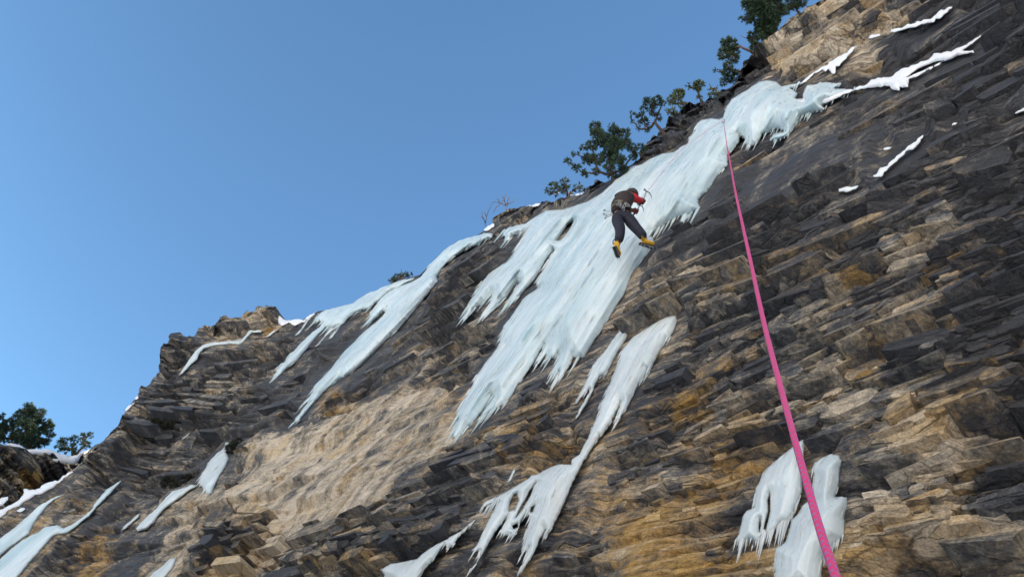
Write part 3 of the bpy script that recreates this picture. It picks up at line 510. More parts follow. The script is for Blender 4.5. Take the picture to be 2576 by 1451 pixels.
def rock_attr(s, z, tan, rust, rough, bl):
    b1, b2, b3, b4, c1, c2, c3, c4, f2, f3 = bl
    patch = .6*(fbm(s*.9, z*1.6, 51, 5)-.5) + .7*(fbm(s*.33, z*.9, 53, 4)-.5)*(.3+.7*rough)
    streak = fbm(s*2.4, z*.28, 61, 4)-.5
    v = tan + patch*.8 + (c2-.5)*.22*rough + (c3-.5)*.14*rough + (c1-.5)*.12*rough + streak*(1.0-.7*rough)*1.05
    rs = np.clip(rust*1.1 + (fbm(s*1.7, z*2.0, 71, 4)-.5)*1.5 - .12, -.3, 1)
    v = v + (fbm(s*.22, z*2.0, 55, 3)-.5)*.42*rough
    return np.stack([np.clip(v, -.1, 1), rs, rough], 1)
def resample(P, n):
    d = np.r_[0, np.cumsum(np.hypot(*np.diff(P, axis=0).T))]
    t = np.linspace(0, d[-1], n)
    return np.stack([np.interp(t, d, P[:, 0]), np.interp(t, d, P[:, 1])], 1)
def smooth1(P, k):
    kern = np.hanning(2*k+3)[1:-1]; kern /= kern.sum()
    pad = np.concatenate([np.repeat(P[:1], k, 0) + (P[:1]-P[1:2])*np.arange(k, 0, -1)[:, None], P, np.repeat(P[-1:], k, 0)+(P[-1:]-P[-2:-1])*np.arange(1, k+1)[:, None]])
    return np.stack([np.convolve(pad[:, i], kern, 'valid') for i in (0, 1)], 1)

SKY_SPEC = [('P', [(-420,1560),(-300,1480),(-150,1392),(0,1296),(60,1262),(120,1225),(160,1203),(205,1163),(230,1134),(283,1084),(317,1034),(350,987),(370,964),(405,927),(402,905),(404,884),(401,872),(412,862),(423,857),(427,846),(440,842),(453,839),(470,846),(482,844),(500,827),(517,821),(530,822),(547,811),(556,797),(563,794),(575,800),(587,799),(602,793),(617,786),(632,784),(650,774),(662,770),(670,766),(682,768),(693,771),(702,784),(701,800),(710,806),(759,806),(798,783),(837,777),(885,764),(921,741),(960,725),(985,712),(1034,697),(1057,691),(1073,674),(1096,651),(1121,628),(1147,612),(1180,600),(1202,592),(1219,579),(1241,565),(1238,547)]),
 ('3', [(505,180),(540,175),(560,150),(600,140),(640,115),(700,112),(740,105),(800,105),(850,98),(870,70),(900,60),(940,65),(1000,48),(1060,35),(1120,25),(1170,20),(1190,0)]),
 ('A', [(1210,1430),(1270,1405),(1290,1370),(1330,1385),(1400,1350),(1470,1290),(1550,1240),(1600,1185),(1620,1130),(1660,1100),(1680,1040),(1700,1025),(1740,1040),(1780,990),(1800,930),(1830,880),(1870,860),(1930,835),(1945,800),(1970,780),(2040,782),(2100,770),(2150,745),(2200,722),(2260,680),(2330,645),(2345,590),(2360,540),(2400,475),(2450,440),(2480,405),(2520,360),(2540,315),(2576,280)]),
 ('2', [(670,250),(720,240),(760,190),(800,150),(860,112),(900,100),(940,62),(985,45),(1010,15),(1050,-10),(1120,-60),(1250,-150),(1450,-300),(1700,-500),(2000,-700)])]
def zfix(px, py, tan, rust, rough):
    up = (px-1650)*.5-(py-330)                # above a line falling from the ice foot to the right edge
    k = sstep(-330, -60, up)*sstep(1560, 1700, px)*(1-sstep(150, 330, up-(px-1850)*.35)*sstep(-2400, -2200, -px))
    tan = tan - .10*k*(tan < .4); rough = rough*(1-.22*k*(tan < .3))
    low = sstep(860, 1080, py)*sstep(1350, 1500, px)
    return tan+.15*low, rust+.08*low, rough*(1-.2*low)
def slab_blocks():
    rd = np.random.RandomState(5); rows = []
    # (thickness range, length range, s range, z range, nearest, farthest, share, protrusion)
    for (h0, h1, l0, l1, sa, sb, za, zb, dn, df, share, pr) in [
        (.03, .085, .12, .45, -7, 9, 3, 14, 0, 9.5, .85, .06), (.05, .15, .22, .85, -9, 13, 3, 24, 5, 17, .8, .10), (.10, .27, .45, 1.7, -6, 22, 3, 34, 9, 26, .78, .15), (.16, .42, 1.0, 3.6, 12, 50, 3, 36, 17, 60, .85, .24), (.09, .22, .6, 2.2, 12, 45, 3, 34, 17, 60, .6, .18)]:
        z = za
        while z < zb:
            H = h0+(h1-h0)*rd.rand()**1.7
            s_ = sa-rd.rand()
            while s_ < sb:
                W = l0+(l1-l0)*rd.rand()**1.6
                if rd.rand() < share: rows.append((s_+W/2, z+H/2, W, H, dn, df, pr*(.25+rd.rand()**1.4*1.0), *rd.rand(10)))
                s_ += W*(1.0+.08*rd.rand())
            z += H*.96
    B = np.array(rows); s_, z_, W, H, dn, df, pr = B[:, :7].T; rr = B[:, 7:]
    z_ = z_ + .35*(fbm(s_*.22, z_*.25, 401, 2)-.5)*2 + .12*(fbm(s_*.8, z_*.8, 402, 2)-.5)
    base = lambda s, z, o: np.stack([np.interp(s, TAU, PXL)+o*np.interp(s, TAU, NXL), np.interp(s, TAU, PYL)+o*np.interp(s, TAU, NYL), z], 1)
    P0 = base(s_, z_, 0.); d = np.linalg.norm(P0-CAM, axis=1); px, py = project(P0)
    front = (P0-CAM)@F > 1
    ok = front & (px > -380) & (px < 2950) & (py > -380) & (py < 1850) & (d > dn) & (d < df)
    cliff_poly = [tuple(p) for p in cv(SKY_SPEC)]+[(3000, -400), (3000, 1900), (-420, 1900)]
    ok &= in_poly(px, py, cliff_poly)
    B = B[ok]; s_, z_, W, H, dn, df, pr, rr = s_[ok], z_[ok], W[ok], H[ok], dn[ok], df[ok], pr[ok], rr[ok]; P0 = P0[ok]; d = d[ok]; px = px[ok]; py = py[ok]
    tan, rust, rough = zones_all(px, py, s_, z_)
    tan, rust, rough = zfix(px, py, tan, rust, rough)
    D, bl = rock_relief(s_, z_, rough, d)
    ok = rr[:, 0] < np.clip(rough*1.3-.22, 0, 1)*(.15+1.5*fbm(s_*.5, z_*.9, 405, 3))
    hull = SKY_POLY = np.array(cliff_poly)
    for fs in (-.6, -.4, -.2, 0, .2, .4, .6):
        for fz in (-.6, 0, .6):
            for fo in (D-.05, D+pr*1.3):
                Q = base(s_+W*fs, z_+H*fz, fo); qx, qy = project(Q)
                ok &= samp(EDT, qx, qy) > 5
                if abs(fs) > .5 and fz: ok &= in_poly(qx, qy, cliff_poly)
    s_, z_, W, H, pr, rr, D, tan, rust, d = (a[ok] for a in (s_, z_, W, H, pr, rr, D, tan, rust, d)); bl = tuple(b[ok] for b in bl)
    n = len(s_); print('blocks', n)
    at = rock_attr(s_, z_, tan, rust, np.full(n, .30), bl)
    at[:, 0] = np.clip(at[:, 0] + (rr[:, 1]-.42)*(.16+.75*np.clip(tan, 0, .55)), -.1, 1); at[:, 1] += (rr[:, 2]-.5)*.5; at[:, 2] = .25
    out = [(-.5, -.12), (-.40, -.5), (.38, -.5), (.5, -.05), (.42, .5), (-.36, .5)]
    dip = (fbm(s_*.4, z_*.5, 407, 2)-.5)*.55+(rr[:, 3]-.5)*.16
    Vs = []
    for ring in (0, 1):
        for q, (u, v) in enumerate(out):
            ju = (h2(np.arange(n), q, 411)-.5)*.22; jv = (h2(np.arange(n), q, 413)-.5)*.38
            uu = (u+ju)*(1.0 if ring == 0 else 1.06); vv_ = (v+jv)*(1.0 if ring == 0 else 1.1)
            o = (D+pr+(rr[:, 4]-.5)*.5*pr*u*2*1.5+(rr[:, 5]-.6)*pr*.9*v*2) if ring == 0 else D-.32
            Vs.append(base(s_+uu*W, z_+vv_*H+dip*uu*W, o))
    V = np.stack(Vs, 1)                       # n,12,3
    q = np.array([(0, 1, 2, 3), (0, 3, 4, 5)]+[(i, i+6, (i+1) % 6+6, (i+1) % 6) for i in range(6)])
    Fq = (np.arange(n)[:, None, None]*12+q[None]).reshape(-1, 4)
    return V.reshape(-1, 3), Fq, np.repeat(at, 12, 0)
def build_cliff():
    A = cv(SKY_SPEC)
    NI, NJ = 1500, 820
    A = resample(A, NI)
    # crisp small notches in the rim
    tt = np.arange(NI)
    nrm = np.gradient(A, axis=0); nrm = np.stack([nrm[:, 1], -nrm[:, 0]], 1); nrm /= np.linalg.norm(nrm, axis=1, keepdims=True)+1e-9
    jit = (vn(tt/3., 0*tt, 91)-.5)*7 + (vn(tt/9., 0*tt, 92)-.5)*11
    jit = jit + (h2(tt//8, 0*tt, 93)-.5)*13*(A[:, 0] < 760)*(A[:, 0] > 330) + (h2(tt//9, 0*tt, 94)-.5)*9*(A[:, 0] > 1230)
    icey = samp(EDT, A[:, 0], A[:, 1]) < 14
    jit = jit*np.where(icey, .15, 1)
    A = A - nrm*jit[:, None]*-.7
    As = smooth1(A, 45)
    Bc = np.array([(-420, 1760), (500, 1950), (1700, 1950), (3050, 1950), (3150, 900), (3150, -200), (2900, -420), (2500, -400)], float)
    B = smooth1(resample(Bc, NI), 60)
    # spacing a bit denser near the rim
    tj = np.linspace(0, 1, NJ); tj = .55*tj+.45*tj**1.6
    L = np.linalg.norm(B-As, axis=1)
    px = As[:, None, 0]*(1-tj)+B[:, None, 0]*tj; py = As[:, None, 1]*(1-tj)+B[:, None, 1]*tj
    dec = np.exp(-(tj[None]*L[:, None])/35.)
    px = px+(A-As)[:, None, 0]*dec; py = py+(A-As)[:, None, 1]*dec
    edge = tj[None]*L[:, None]
    px = px.ravel(); py = py.ravel(); edge = edge.ravel()
    P, s, d = hit(px, py, 0.)
    z = P[:, 2]
    tan, rust, rough = zones_all(px, py, s, z)
    tan, rust, rough = zfix(px, py, tan, rust, rough)
    D, bl = rock_relief(s, z, rough, d)
    for cx_, cy_, rx_, ry_, dp in [(1885,385,42,17,.9),(1940,350,25,12,.4),(1570,808,45,13,.6),(1330,1035,75,16,.5),(1640,1025,40,18,.4),(1395,985,40,14,.4),(2150,1010,60,22,.5),(2130,870,30,12,.3),(1215,1130,55,10,.3),(2540,640,40,25,.4),(760,1068,35,9,.3),(2110,980,28,28,.5),(1820,650,60,9,.35),(2560,930,70,20,.4),(1990,1010,40,14,.3),(1240,1155,30,8,.4),(1060,800,70,16,.4),(2330,1290,60,12,.3),(1180,760,40,12,.3)]:
        a_ = -.33; ux = (px-cx_)*math.cos(a_)+(py-cy_)*math.sin(a_); uy = -(px-cx_)*math.sin(a_)+(py-cy_)*math.cos(a_)
        D = D - dp*np.exp(-((ux/rx_)**2+(uy/ry_)**2)**1.5)
    e = samp(EDT, px, py)
    R0_ = 5+.05*FOC/d; m = 1-sstep(R0_, R0_*2+14, e)
    D = D*(1-m) + m*(np.minimum(D, -.09)*.3-.05)
    e2 = sstep(2, 30, edge)
    n = walln(s)
    # away from the rim the relief stands along the wall's normal, at the rim along the sight line so the traced rim stays put
    Pn = P + n*D[:, None]
    Pr, _, _ = hit(px, py, np.maximum(D, -.5)*.5)
    V = Pn*e2[:, None] + Pr*(1-e2[:, None])
    col = rock_attr(s, z, tan, rust, rough, bl)
    V = V.reshape(NI, NJ, 3); col = col.reshape(NI, NJ, 3)
    # plateau behind the rim
    rim = V[:, 0]
    dh = rim-CAM; az = np.arctan2(dh[:, 0], dh[:, 1])+rad(38)
    # keep the back rows from crossing
    az = np.convolve(np.pad(az, 60, mode='edge'), np.ones(121)/121, 'valid')
    back = np.stack([np.sin(az), np.cos(az), 0*az], 1)
    rows = []
    for k, (q, dz) in enumerate([(60, -1.0), (18, -.6), (6, -.35), (2, -.2), (.6, -.06), (.15, -.01)]):
        rows.append(rim+back*q+np.array([0, 0, dz]))
    top = np.stack(rows, 1)
    # foot going into the ground
    bot = V[:, -1].copy(); bot[:, 2] = -2
    V = np.concatenate([top, V, bot[:, None]], 1)
    col = np.concatenate([np.repeat(col[:, :1], 6, 1), col, col[:, -1:]], 1)
    NJ2 = V.shape[1]
    idx = np.arange(NI*NJ2).reshape(NI, NJ2)
    Fq = np.stack([idx[:-1, :-1], idx[:-1, 1:], idx[1:, 1:], idx[1:, :-1]], -1).reshape(-1, 4)
    Vb, Fb, Ab = slab_blocks()
    V = V.reshape(-1, 3); col = np.concatenate([col.reshape(-1, 3), Ab]); nf = len(Fq); Fq = np.concatenate([Fq, Fb+len(V)]); V = np.concatenate([V, Vb])
    o = meshobj('cliff', V, Fq, ROCK, smooth=True, attr={'tan': col[..., 0].ravel(), 'rust': col[..., 1].ravel(), 'rough': col[..., 2].ravel()})
    sm_ = np.ones(len(Fq), bool); sm_[nf:] = False; o.data.polygons.foreach_set('use_smooth', sm_)
    tag(o, kind='structure')
    return o
build_cliff()

# the lower buttress beyond the gully, far left
def build_ridge():
    D0 = 46.
    A = resample(cv([('P', [(-900,1000),(-500,1060),(-250,1110),(-60,1120)]), ('6', [(0,440),(40,455),(90,450),(150,465),(200,492),(300,490),(380,495),(440,518),(520,540),(590,535),(620,510),(680,485),(720,450),(900,400)])]), 260)
    NI = 260; NJ = 170; tj = np.linspace(0, 1, NJ)
    B = resample(np.array([(-900, 1500), (500, 1500)], float), NI)
    px = (A[:, None, 0]*(1-tj)+B[:, None, 0]*tj).ravel(); py = (A[:, None, 1]*(1-tj)+B[:, None, 1]*tj).ravel()
    d = rays(px, py)
    # plane facing the camera, leaning back
    nrm = np.array([.30, -.95, 0.0]); nrm /= np.linalg.norm(nrm)
    p0 = CAM+rays([60], [1180])[0]*D0
    t = ((p0-CAM)@nrm)/(d@nrm)
    P = CAM+d*t[:, None]
    sx = P[:, 0]*1.02+50; z = P[:, 2]
    tan = .24+.4*np.exp(-(((px-75)/35)**2+((py-1205)/22)**2)); rust = .15+.95*np.exp(-(((px-72)/45)**2+((py-1205)/28)**2))
    D, bl = rock_relief(sx, z, np.full(len(px), .8), t)
    fade = np.repeat(tj[None], NI, 0).ravel(); P = P+nrm*(D*2.2*sstep(0, .05, fade))[:, None]
    col = rock_attr(sx, z, tan, rust, np.full(len(px), .8), bl)
    V = P.reshape(NI, NJ, 3); col = col.reshape(NI, NJ, 3)
    back = np.array([.2, 1, 0]); rows = [V[:, 0]+back*q+np.array([0, 0, -.04*q]) for q in (40, 12, 3, .6)]
    bot = V[:, -1].copy(); bot[:, 2] = -2
    V = np.concatenate([np.stack(rows, 1), V, bot[:, None]], 1); col = np.concatenate([np.repeat(col[:, :1], 4, 1), col, col[:, -1:]], 1)
    idx = np.arange(NI*V.shape[1]).reshape(NI, -1)
    Fq = np.stack([idx[:-1, :-1], idx[:-1, 1:], idx[1:, 1:], idx[1:, :-1]], -1).reshape(-1, 4)
    tag(meshobj('hillside', V.reshape(-1, 3), Fq, ROCK, smooth=True, attr={'tan': col[..., 0].ravel(), 'rust': col[..., 1].ravel(), 'rough': col[..., 2].ravel()}), kind='structure')
    return p0, nrm
RP0, RN = build_ridge()
def hit_ridge(px, py, off=0.):
    d = rays(px, py); t = ((RP0+RN*0-CAM)@RN + np.asarray(off))/(d@RN)
    return CAM+d*t[:, None], None, t

# snow covered valley floor
def ground():
    n = 60; r = np.r_[0, np.geomspace(3, 2500, n-1)]; a = np.linspace(0, 2*math.pi, 73)[:-1]
    R, Aa = np.meshgrid(r, a, indexing='ij'); X = R*np.cos(Aa); Y = R*np.sin(Aa)
    Z = -.25+(fbm(X*.12+40, Y*.12+40, 3, 3)-.5)*.8*np.clip(R/10, 0, 1) - .25*np.clip(-(X*.96+Y*.28)-4, 0, 60)*.6
    idx = np.arange(X.size).reshape(X.shape); Fq = np.stack([idx[:-1], np.roll(idx, -1, 1)[:-1], np.roll(idx, -1, 1)[1:], idx[1:]], -1).reshape(-1, 4)
    tag(meshobj('ground', np.stack([X, Y, Z], -1).reshape(-1, 3), Fq[:, ::-1].copy(), VALLEY), kind='structure')
ground()
def bounce_slope():  # unseen opposite slope, added to bounce warm sunlight onto the shaded face
    a = np.radians(np.linspace(-176, -62, 90)); q = np.linspace(0, 1, 60)
    Aa, Q = np.meshgrid(a, q, indexing='ij')
    R = 46+70*Q; R = R+(fbm(Aa*9, Q*4, 301, 4)-.5)*16
    Z = -1.5+62*Q**1.1*(1-.25*fbm(Aa*5, Q, 302, 3)) + (fbm(Aa*30, Q*18, 303, 3)-.5)*4
    X = R*np.sin(Aa); Y = R*np.cos(Aa)
    idx = np.arange(X.size).reshape(X.shape); Fq = np.stack([idx[:-1, :-1], idx[1:, :-1], idx[1:, 1:], idx[:-1, 1:]], -1).reshape(-1, 4)
    m, nt, p = newmat('warm_bounce_slope'); n = noise(nt, .12, 8, .7)
    mx = nd(nt, 'ShaderNodeMix', data_type='RGBA'); nt.links.new(mrange(nt, n.outputs[0], .42, .52, 0, 1), mx.inputs['Factor'])
    mx.inputs[6].default_value = (.50, .38, .25, 1); mx.inputs[7].default_value = (.76, .70, .62, 1)
    nt.links.new(mx.outputs[2], p.inputs['Base Color']); p.inputs['Roughness'].default_value = .9
    tag(meshobj('hillside', np.stack([X, Y, Z], -1).reshape(-1, 3), Fq, m), kind='structure')  # out of view, stands here as a warm reflector
bounce_slope()

# ------------------------------------------------------------------ ice and snow bodies
def densify(poly, step, teeth, seed, jit):
    out = []; n = len(poly)
    area = .5*sum(poly[i][0]*poly[(i+1) % n][1]-poly[(i+1) % n][0]*poly[i][1] for i in range(n))
    sg = 1 if area > 0 else -1
    k = 0
    for i in range(n):
        a = np.array(poly[i]); b = np.array(poly[(i+1) % n]); L = np.hypot(*(b-a))
        if L < 1e-6: continue
        m = max(1, int(round(L/step))); t = (b-a)/L; nn = np.array([t[1], -t[0]])*sg
        g = a-ZV; g /= np.hypot(*g)
        dn = float(nn@g)
        for q in range(m):
            p = a+(b-a)*q/m; k += 1
            r1 = float(h2(k, 1, seed)); r2 = float(h2(k//2, 7, seed)); v = float(vn(np.array(k/3.), np.array(.5), seed))-.5
            p = p + nn*v*jit
            if teeth and dn > .25 and q > 0:
                if k % 2 == 0: p = p + g*teeth*.8*(r1**1.6)*min(1, dn*1.3)
                else: p = p - g*1.0
            out.append(tuple(p))
    return out
def frozen(name, label, mat, thick, teeth, spec, holes, group, jit=2.2, step=2.8, grid=3.4, snow=False, hitf=hit, seed=0):
    poly = [tuple(p) for p in cv(spec)]
    o_ = densify(poly, step, teeth, seed, jit)
    hs = [densify([tuple(p) for p in cv(h)], step, 0, seed+5, 1.2) for h in holes]
    loops = [o_]+hs
    x0, y0 = np.min(o_, 0); x1, y1 = np.max(o_, 0)
    gx, gy = np.meshgrid(np.arange(x0, x1, grid), np.arange(y0, y1, grid*.87)); gx[1::2] += grid/2
    gx = gx.ravel(); gy = gy.ravel()
    ins = in_poly(gx, gy, o_)
    for h in hs: ins &= ~in_poly(gx, gy, h)
    gx, gy = gx[ins], gy[ins]
    if len(gx):
        dd = seg_dist(gx, gy, loops); k = dd > grid*.45; gx, gy = gx[k], gy[k]
    verts = []; edges = []
    for lp in loops:
        n0 = len(verts); verts += lp; edges += [(n0+i, n0+(i+1) % len(lp)) for i in range(len(lp))]
    verts += list(zip(gx.tolist(), gy.tolist()))
    r = delaunay_2d_cdt([Vector(v) for v in verts], edges, [], 0, 1e-5)
    vv = np.array([tuple(v) for v in r[0]]); tri = np.array([f for f in r[2] if len(f) == 3])
    cen = vv[tri].mean(1); ok = in_poly(cen[:, 0], cen[:, 1], o_)
    for h in hs: ok &= ~in_poly(cen[:, 0], cen[:, 1], h)
    tri = tri[ok]
    used = np.unique(tri); remap = -np.ones(len(vv), int); remap[used] = np.arange(len(used)); vv = vv[used]; tri = remap[tri]
    e = seg_dist(vv[:, 0], vv[:, 1], loops)
    P0, s, dist = hitf(vv[:, 0], vv[:, 1], 0.)
    if s is None: s = P0[:, 0]
    z = P0[:, 2]; px2m = dist/FOC
    em = e*px2m                                        # metres from the edge
    thick = thick*.5
    rho = thick*1.1+.03
    prof = 1-np.exp(-em/rho*1.3)
    if snow:
        off = -.02+thick*1.0*prof*(.75+.5*fbm(s*1.5, z*1.5, seed+3, 3))
    else:
        flute = (fbm(s*2.2, z*.16, seed+1, 3)-.5)*.55 + (fbm(s*5.5, z*.25, seed+2, 2)-.5)*.16 + (fbm(s*.8, z*.5, seed+4, 3)-.5)*.6
        rib = (1-abs(2*vn(s*4.2, z*.10, seed+6)-1))*.16
        am = min(.34, thick*1.5)
        fine = (fbm(s*16, z*.9, seed+7, 3)-.5)*min(.03, thick*.3)
        off = -.07+prof*(thick*.9+.04+am*(flute*.8+rib)+fine)
    thin = np.clip(em/(.03+.07*thick*2 if not snow else .012+.06*thick), 0, 1)
    F_, _, _ = hitf(vv[:, 0], vv[:, 1], off)
    F_b, _, _ = hitf(vv[:, 0], vv[:, 1], np.minimum(off-.03, -.11))
    # back face, nearly on the rock
    a, b, c = vv[tri[:, 0]], vv[tri[:, 1]], vv[tri[:, 2]]
    cr = (b[:, 0]-a[:, 0])*(c[:, 1]-a[:, 1])-(b[:, 1]-a[:, 1])*(c[:, 0]-a[:, 0])
    tri[cr > 0] = tri[cr > 0][:, ::-1]                # y down: facing the camera
    n = len(vv); back = tri[:, ::-1]+n
    ed = {}
    for t in tri:
        for i in range(3):
            p, q = int(t[i]), int(t[(i+1) % 3])
            if (q, p) in ed: del ed[(q, p)]
            else: ed[(p, q)] = 1
    side = []
    for p, q in ed: side += [(q, p, p+n), (q, p+n, q+n)]
    Fc = np.concatenate([tri, back, np.array(side)])
    Va = np.concatenate([F_, F_b]); Ta = np.concatenate([thin, thin]); Fl = [tuple(q) for q in Fc.tolist()]
    if teeth and not snow:
        rd = random.Random(seed); xs = []; nb = len(o_)
        for i in range(nb):
            p = np.array(o_[i]); t = np.array(o_[(i+3) % nb])-np.array(o_[i-3]); t /= np.hypot(*t)+1e-9
            ar = 1 if .5*sum(poly[k][0]*poly[(k+1) % len(poly)][1]-poly[(k+1) % len(poly)][0]*poly[k][1] for k in range(len(poly))) > 0 else -1
            nn = np.array([t[1], -t[0]])*ar; g = p-ZV; g /= np.hypot(*g); dn = float(nn@g)
            if dn > .12 and rd.random() < .42:
                L = (8+34*rd.random()**2)*(.45+.75*min(1, dn*1.5))*min(1.4, teeth/8.)
                if p[0] > 1640 and p[1] < 460: L *= .4
                xs.append((p-g*rd.random()*6, L, 1.1+L*.055*(.7+.6*rd.random()), 0))
        ni = int(len(gx)/260)
        for q in range(ni):
            k = rd.randrange(len(gx)); L = 16+50*rd.random(); xs.append((np.array([gx[k], gy[k]]), L, 1.6+L*.035, 1))
        IV = []; n0 = len(Va)
        for (p, L, rp_, inner) in xs:
            j = int(np.argmin((vv[:, 0]-p[0])**2+(vv[:, 1]-p[1])**2)); o1 = float(off[j])-(.012 if inner else -.005)
            g = p-ZV; g /= np.hypot(*g); q2 = p+g*L
            if inner and not in_poly(np.array([q2[0]]), np.array([q2[1]]), poly)[0]: continue
            if inner:
                q1 = p+g*L*.5; js = [int(np.argmin((vv[:, 0]-w[0])**2+(vv[:, 1]-w[1])**2)) for w in (p, q1, q2)]
                oo = [float(off[js[0]])-rp_*float(px2m[j])*.8, float(off[js[1]]), float(off[js[2]])-.01]
                cs = [hitf([w[0]], [w[1]], o_v)[0][0] for w, o_v in zip((p, q1, q2), oo)]
                cen_ = [cs[0], (cs[0]+cs[1])/2, cs[1], cs[2]]; rr_ = [.3, 1, .8, .05]
            else:
                A = hitf([p[0]], [p[1]], o1)[0][0]; a0, b0 = project(A[None])[0][0], project(A[None])[1][0]
                A2 = A-np.array([0, 0, .3]); a1, b1 = project(A2[None])[0][0], project(A2[None])[1][0]
                Lm = .3*L/max(1e-6, math.hypot(a1-a0, b1-b0)); cen_ = [A+np.array([0, 0, Lm*.15]), A, A-np.array([0, 0, Lm*.5]), A-np.array([0, 0, Lm])]; rr_ = [.8, 1, .5, .04]
            R_ = rp_*float(px2m[j])
            b_ = len(Va)+len(IV)
            for c_, f_ in zip(cen_, rr_):
                for h_ in range(5):
                    th = h_*2*math.pi/5; IV.append((c_[0]+R_*f_*math.cos(th), c_[1]+R_*f_*math.sin(th), c_[2]))
            for e_ in range(3):
                for h_ in range(5): Fl.append((b_+e_*5+h_, b_+(e_+1)*5+h_, b_+(e_+1)*5+(h_+1) % 5, b_+e_*5+(h_+1) % 5))
        if IV: Va = np.concatenate([Va, np.array(IV)]); Ta = np.concatenate([Ta, np.full(len(IV), .8)])
    o = meshobj(name, Va, Fl, mat, attr={'thin': Ta})
    tag(o, label, name.replace('_', ' '), group)
    return o
for k, (nm, lb, mt, th, te, sp, ho) in enumerate(ICES):
    frozen(nm, lb, mt, th, te, sp, ho, G_DR, seed=100+k*10)
for k, (lb, th, sp, ho) in enumerate(SNOWS):
    frozen('snow_patch', lb, SNOW, th, 0, sp, ho, G_SN, jit=6, snow=True, seed=500+k*10)
frozen('snow_patch', 'bright snow cap on the crest of the far left buttress under the pines', SNOW, .25, 0,
       [('6', [(40,458),(60,440),(90,438),(150,452),(200,484),(300,478),(380,485),(440,510),(520,534),(590,526),(620,498),(680,480),(655,510),(612,532),(590,572),(560,602),(500,592),(430,582),(360,557),(420,552),(400,530),(330,532),(260,525),(180,522),(140,490),(90,467)])], [], G_SN, jit=2, snow=True, hitf=lambda a, b, o=0.: hit_ridge(a, b, np.asarray(o)+.8), seed=900)

# ------------------------------------------------------------------ pines and shrubs on the rim
def tree(name, label, cat, base, clumps, far=None, mat=NEEDLE, dens=1.0, bare=(), group='pines and shrubs on the rim', tuft=7.5, bark=BARK, rr=1.0, sink=0.35):
    bx, by = base
    if far is None:
        P, _, d = hit([bx], [by], -.1); D0 = float(d[0])
    else: D0 = far
    rd = random.Random(int(bx*7+by))
    u = D0/FOC
    def pt(x, y, dd=0.): return CAM+rays([x], [y])[0]*(D0+dd)
    b3 = pt(bx, by)
    rt = root(name, b3, label, cat, group)
    nodes = [(bx, by, 0., 0)]; par = [-1]
    cl = [(x, y, r, (rd.random()-.5)*1.2*max(20, r)*u*1.6) for x, y, r in clumps]
    cl.sort(key=lambda c: math.hypot(c[0]-bx, c[1]-by))
    tb = MB(); kids = {0: 0}
    conn = []
    for x, y, r, dd in cl:
        best = min(range(len(nodes)), key=lambda i: math.hypot(nodes[i][0]-x, nodes[i][1]-y)+.35*math.hypot(nodes[i][0]-bx, nodes[i][1]-by))
        nodes.append((x, y, dd, 0)); par.append(best)
    wgt = [1]*len(nodes)
    for i in range(len(nodes)-1, 0, -1): wgt[par[i]] += wgt[i]
    def rad_(i): return (0.9+1.0*math.sqrt(wgt[i]))*u*rr
    for i in range(1, len(nodes)):
        a = nodes[par[i]]; b = nodes[i]
        pts = []
        for q in range(6):
            t = q/5; jx = (rd.random()-.5)*4*(0 < q < 5); jy = (rd.random()-.5)*4*(0 < q < 5)
            pts.append(pt(a[0]+(b[0]-a[0])*t+jx, a[1]+(b[1]-a[1])*t+jy, a[2]+(b[2]-a[2])*t))
        r0 = rad_(par[i])*(.85 if par[i] else 1); r1 = rad_(i)*.7
        if par[i] == 0:   # root goes into the rock
            back = pts[0]+(pts[0]-pts[1])*1.2; pts = [back]+pts
            tb.tube(pts, [r0*1.2]+[r0+(r1-r0)*q/5 for q in range(6)], 6)
        else: tb.tube(pts, [r0+(r1-r0)*q/5 for q in range(6)], 5)
    for line in bare:
        pts = [pt(x, y, (rd.random()-.5)*3*u) for x, y in line]
        tb.tube(pts, [1.3*u*(1-.75*i/len(pts)) for i in range(len(pts))], 4)
    # needle tufts round the ends of short twigs
    V = []; Fc = []
    for x, y, r, dd in cl:
        if r <= 0: continue
        nt_ = max(3, int(dens*(r*r)/3.6))
        for q in range(nt_):
            a = rd.random()*2*math.pi; ph = math.acos(2*rd.random()-1); R = r*(.35+.65*rd.random()**.6)
            ox = R*math.sin(ph)*math.cos(a); oy = R*math.sin(ph)*math.sin(a)*.85; oz = R*math.cos(ph)*u
            c = pt(x+ox, y+oy, dd+oz)
            cc = pt(x, y, dd)
            ax = Vector(c-cc); L = ax.length; ax = ax.normalized() if L > 1e-6 else Vector((0, 0, 1))
            ax = (ax+Vector((0, 0, .5))).normalized()
            if rd.random() < .45: tb.tube([cc+(c-cc)*.2, c], [.5*u, .3*u], 3, False)
            t1 = ax.orthogonal().normalized(); t2 = ax.cross(t1)
            ts = tuft*(.6+.8*rd.random())*u
            for k in range(20):
                th = rd.random()*2*math.pi; sp = .25+.95*rd.random()
                dr = (ax+(t1*math.cos(th)+t2*math.sin(th))*sp).normalized()
                ln = ts*(.6+.6*rd.random()); wd = dr.cross(Vector((rd.random()-.5, rd.random()-.5, rd.random()-.5))).normalized()*ln*.085
                st = Vector(c)+dr*ln*.05; n0 = len(V)
                V += [st-wd*.5, st+dr*ln*.55-wd, st+dr*ln, st+dr*ln*.55+wd]; Fc.append((n0, n0+1, n0+2, n0+3))
    if tb.v: tb.build('trunk', bark, rt)
    if V: meshobj('crown', np.array([tuple(v) for v in V]), Fc, mat, rt, smooth=False)
    return rt
tree('pine_tree', 'dense dark pine at the very top of the skyline, on the dark rib', 'pine tree', (1948,108), [(1905,15,25),(1880,10,12),(1885,45,12),(1866,50,5),(1930,60,26),(1935,88,22),(1925,25,24),(1895,95,12),(1900,118,10),(1960,22,14),(1915,70,16),(1940,45,20),(1925,-5,20),(1950,-10,18)], dens=1.5)
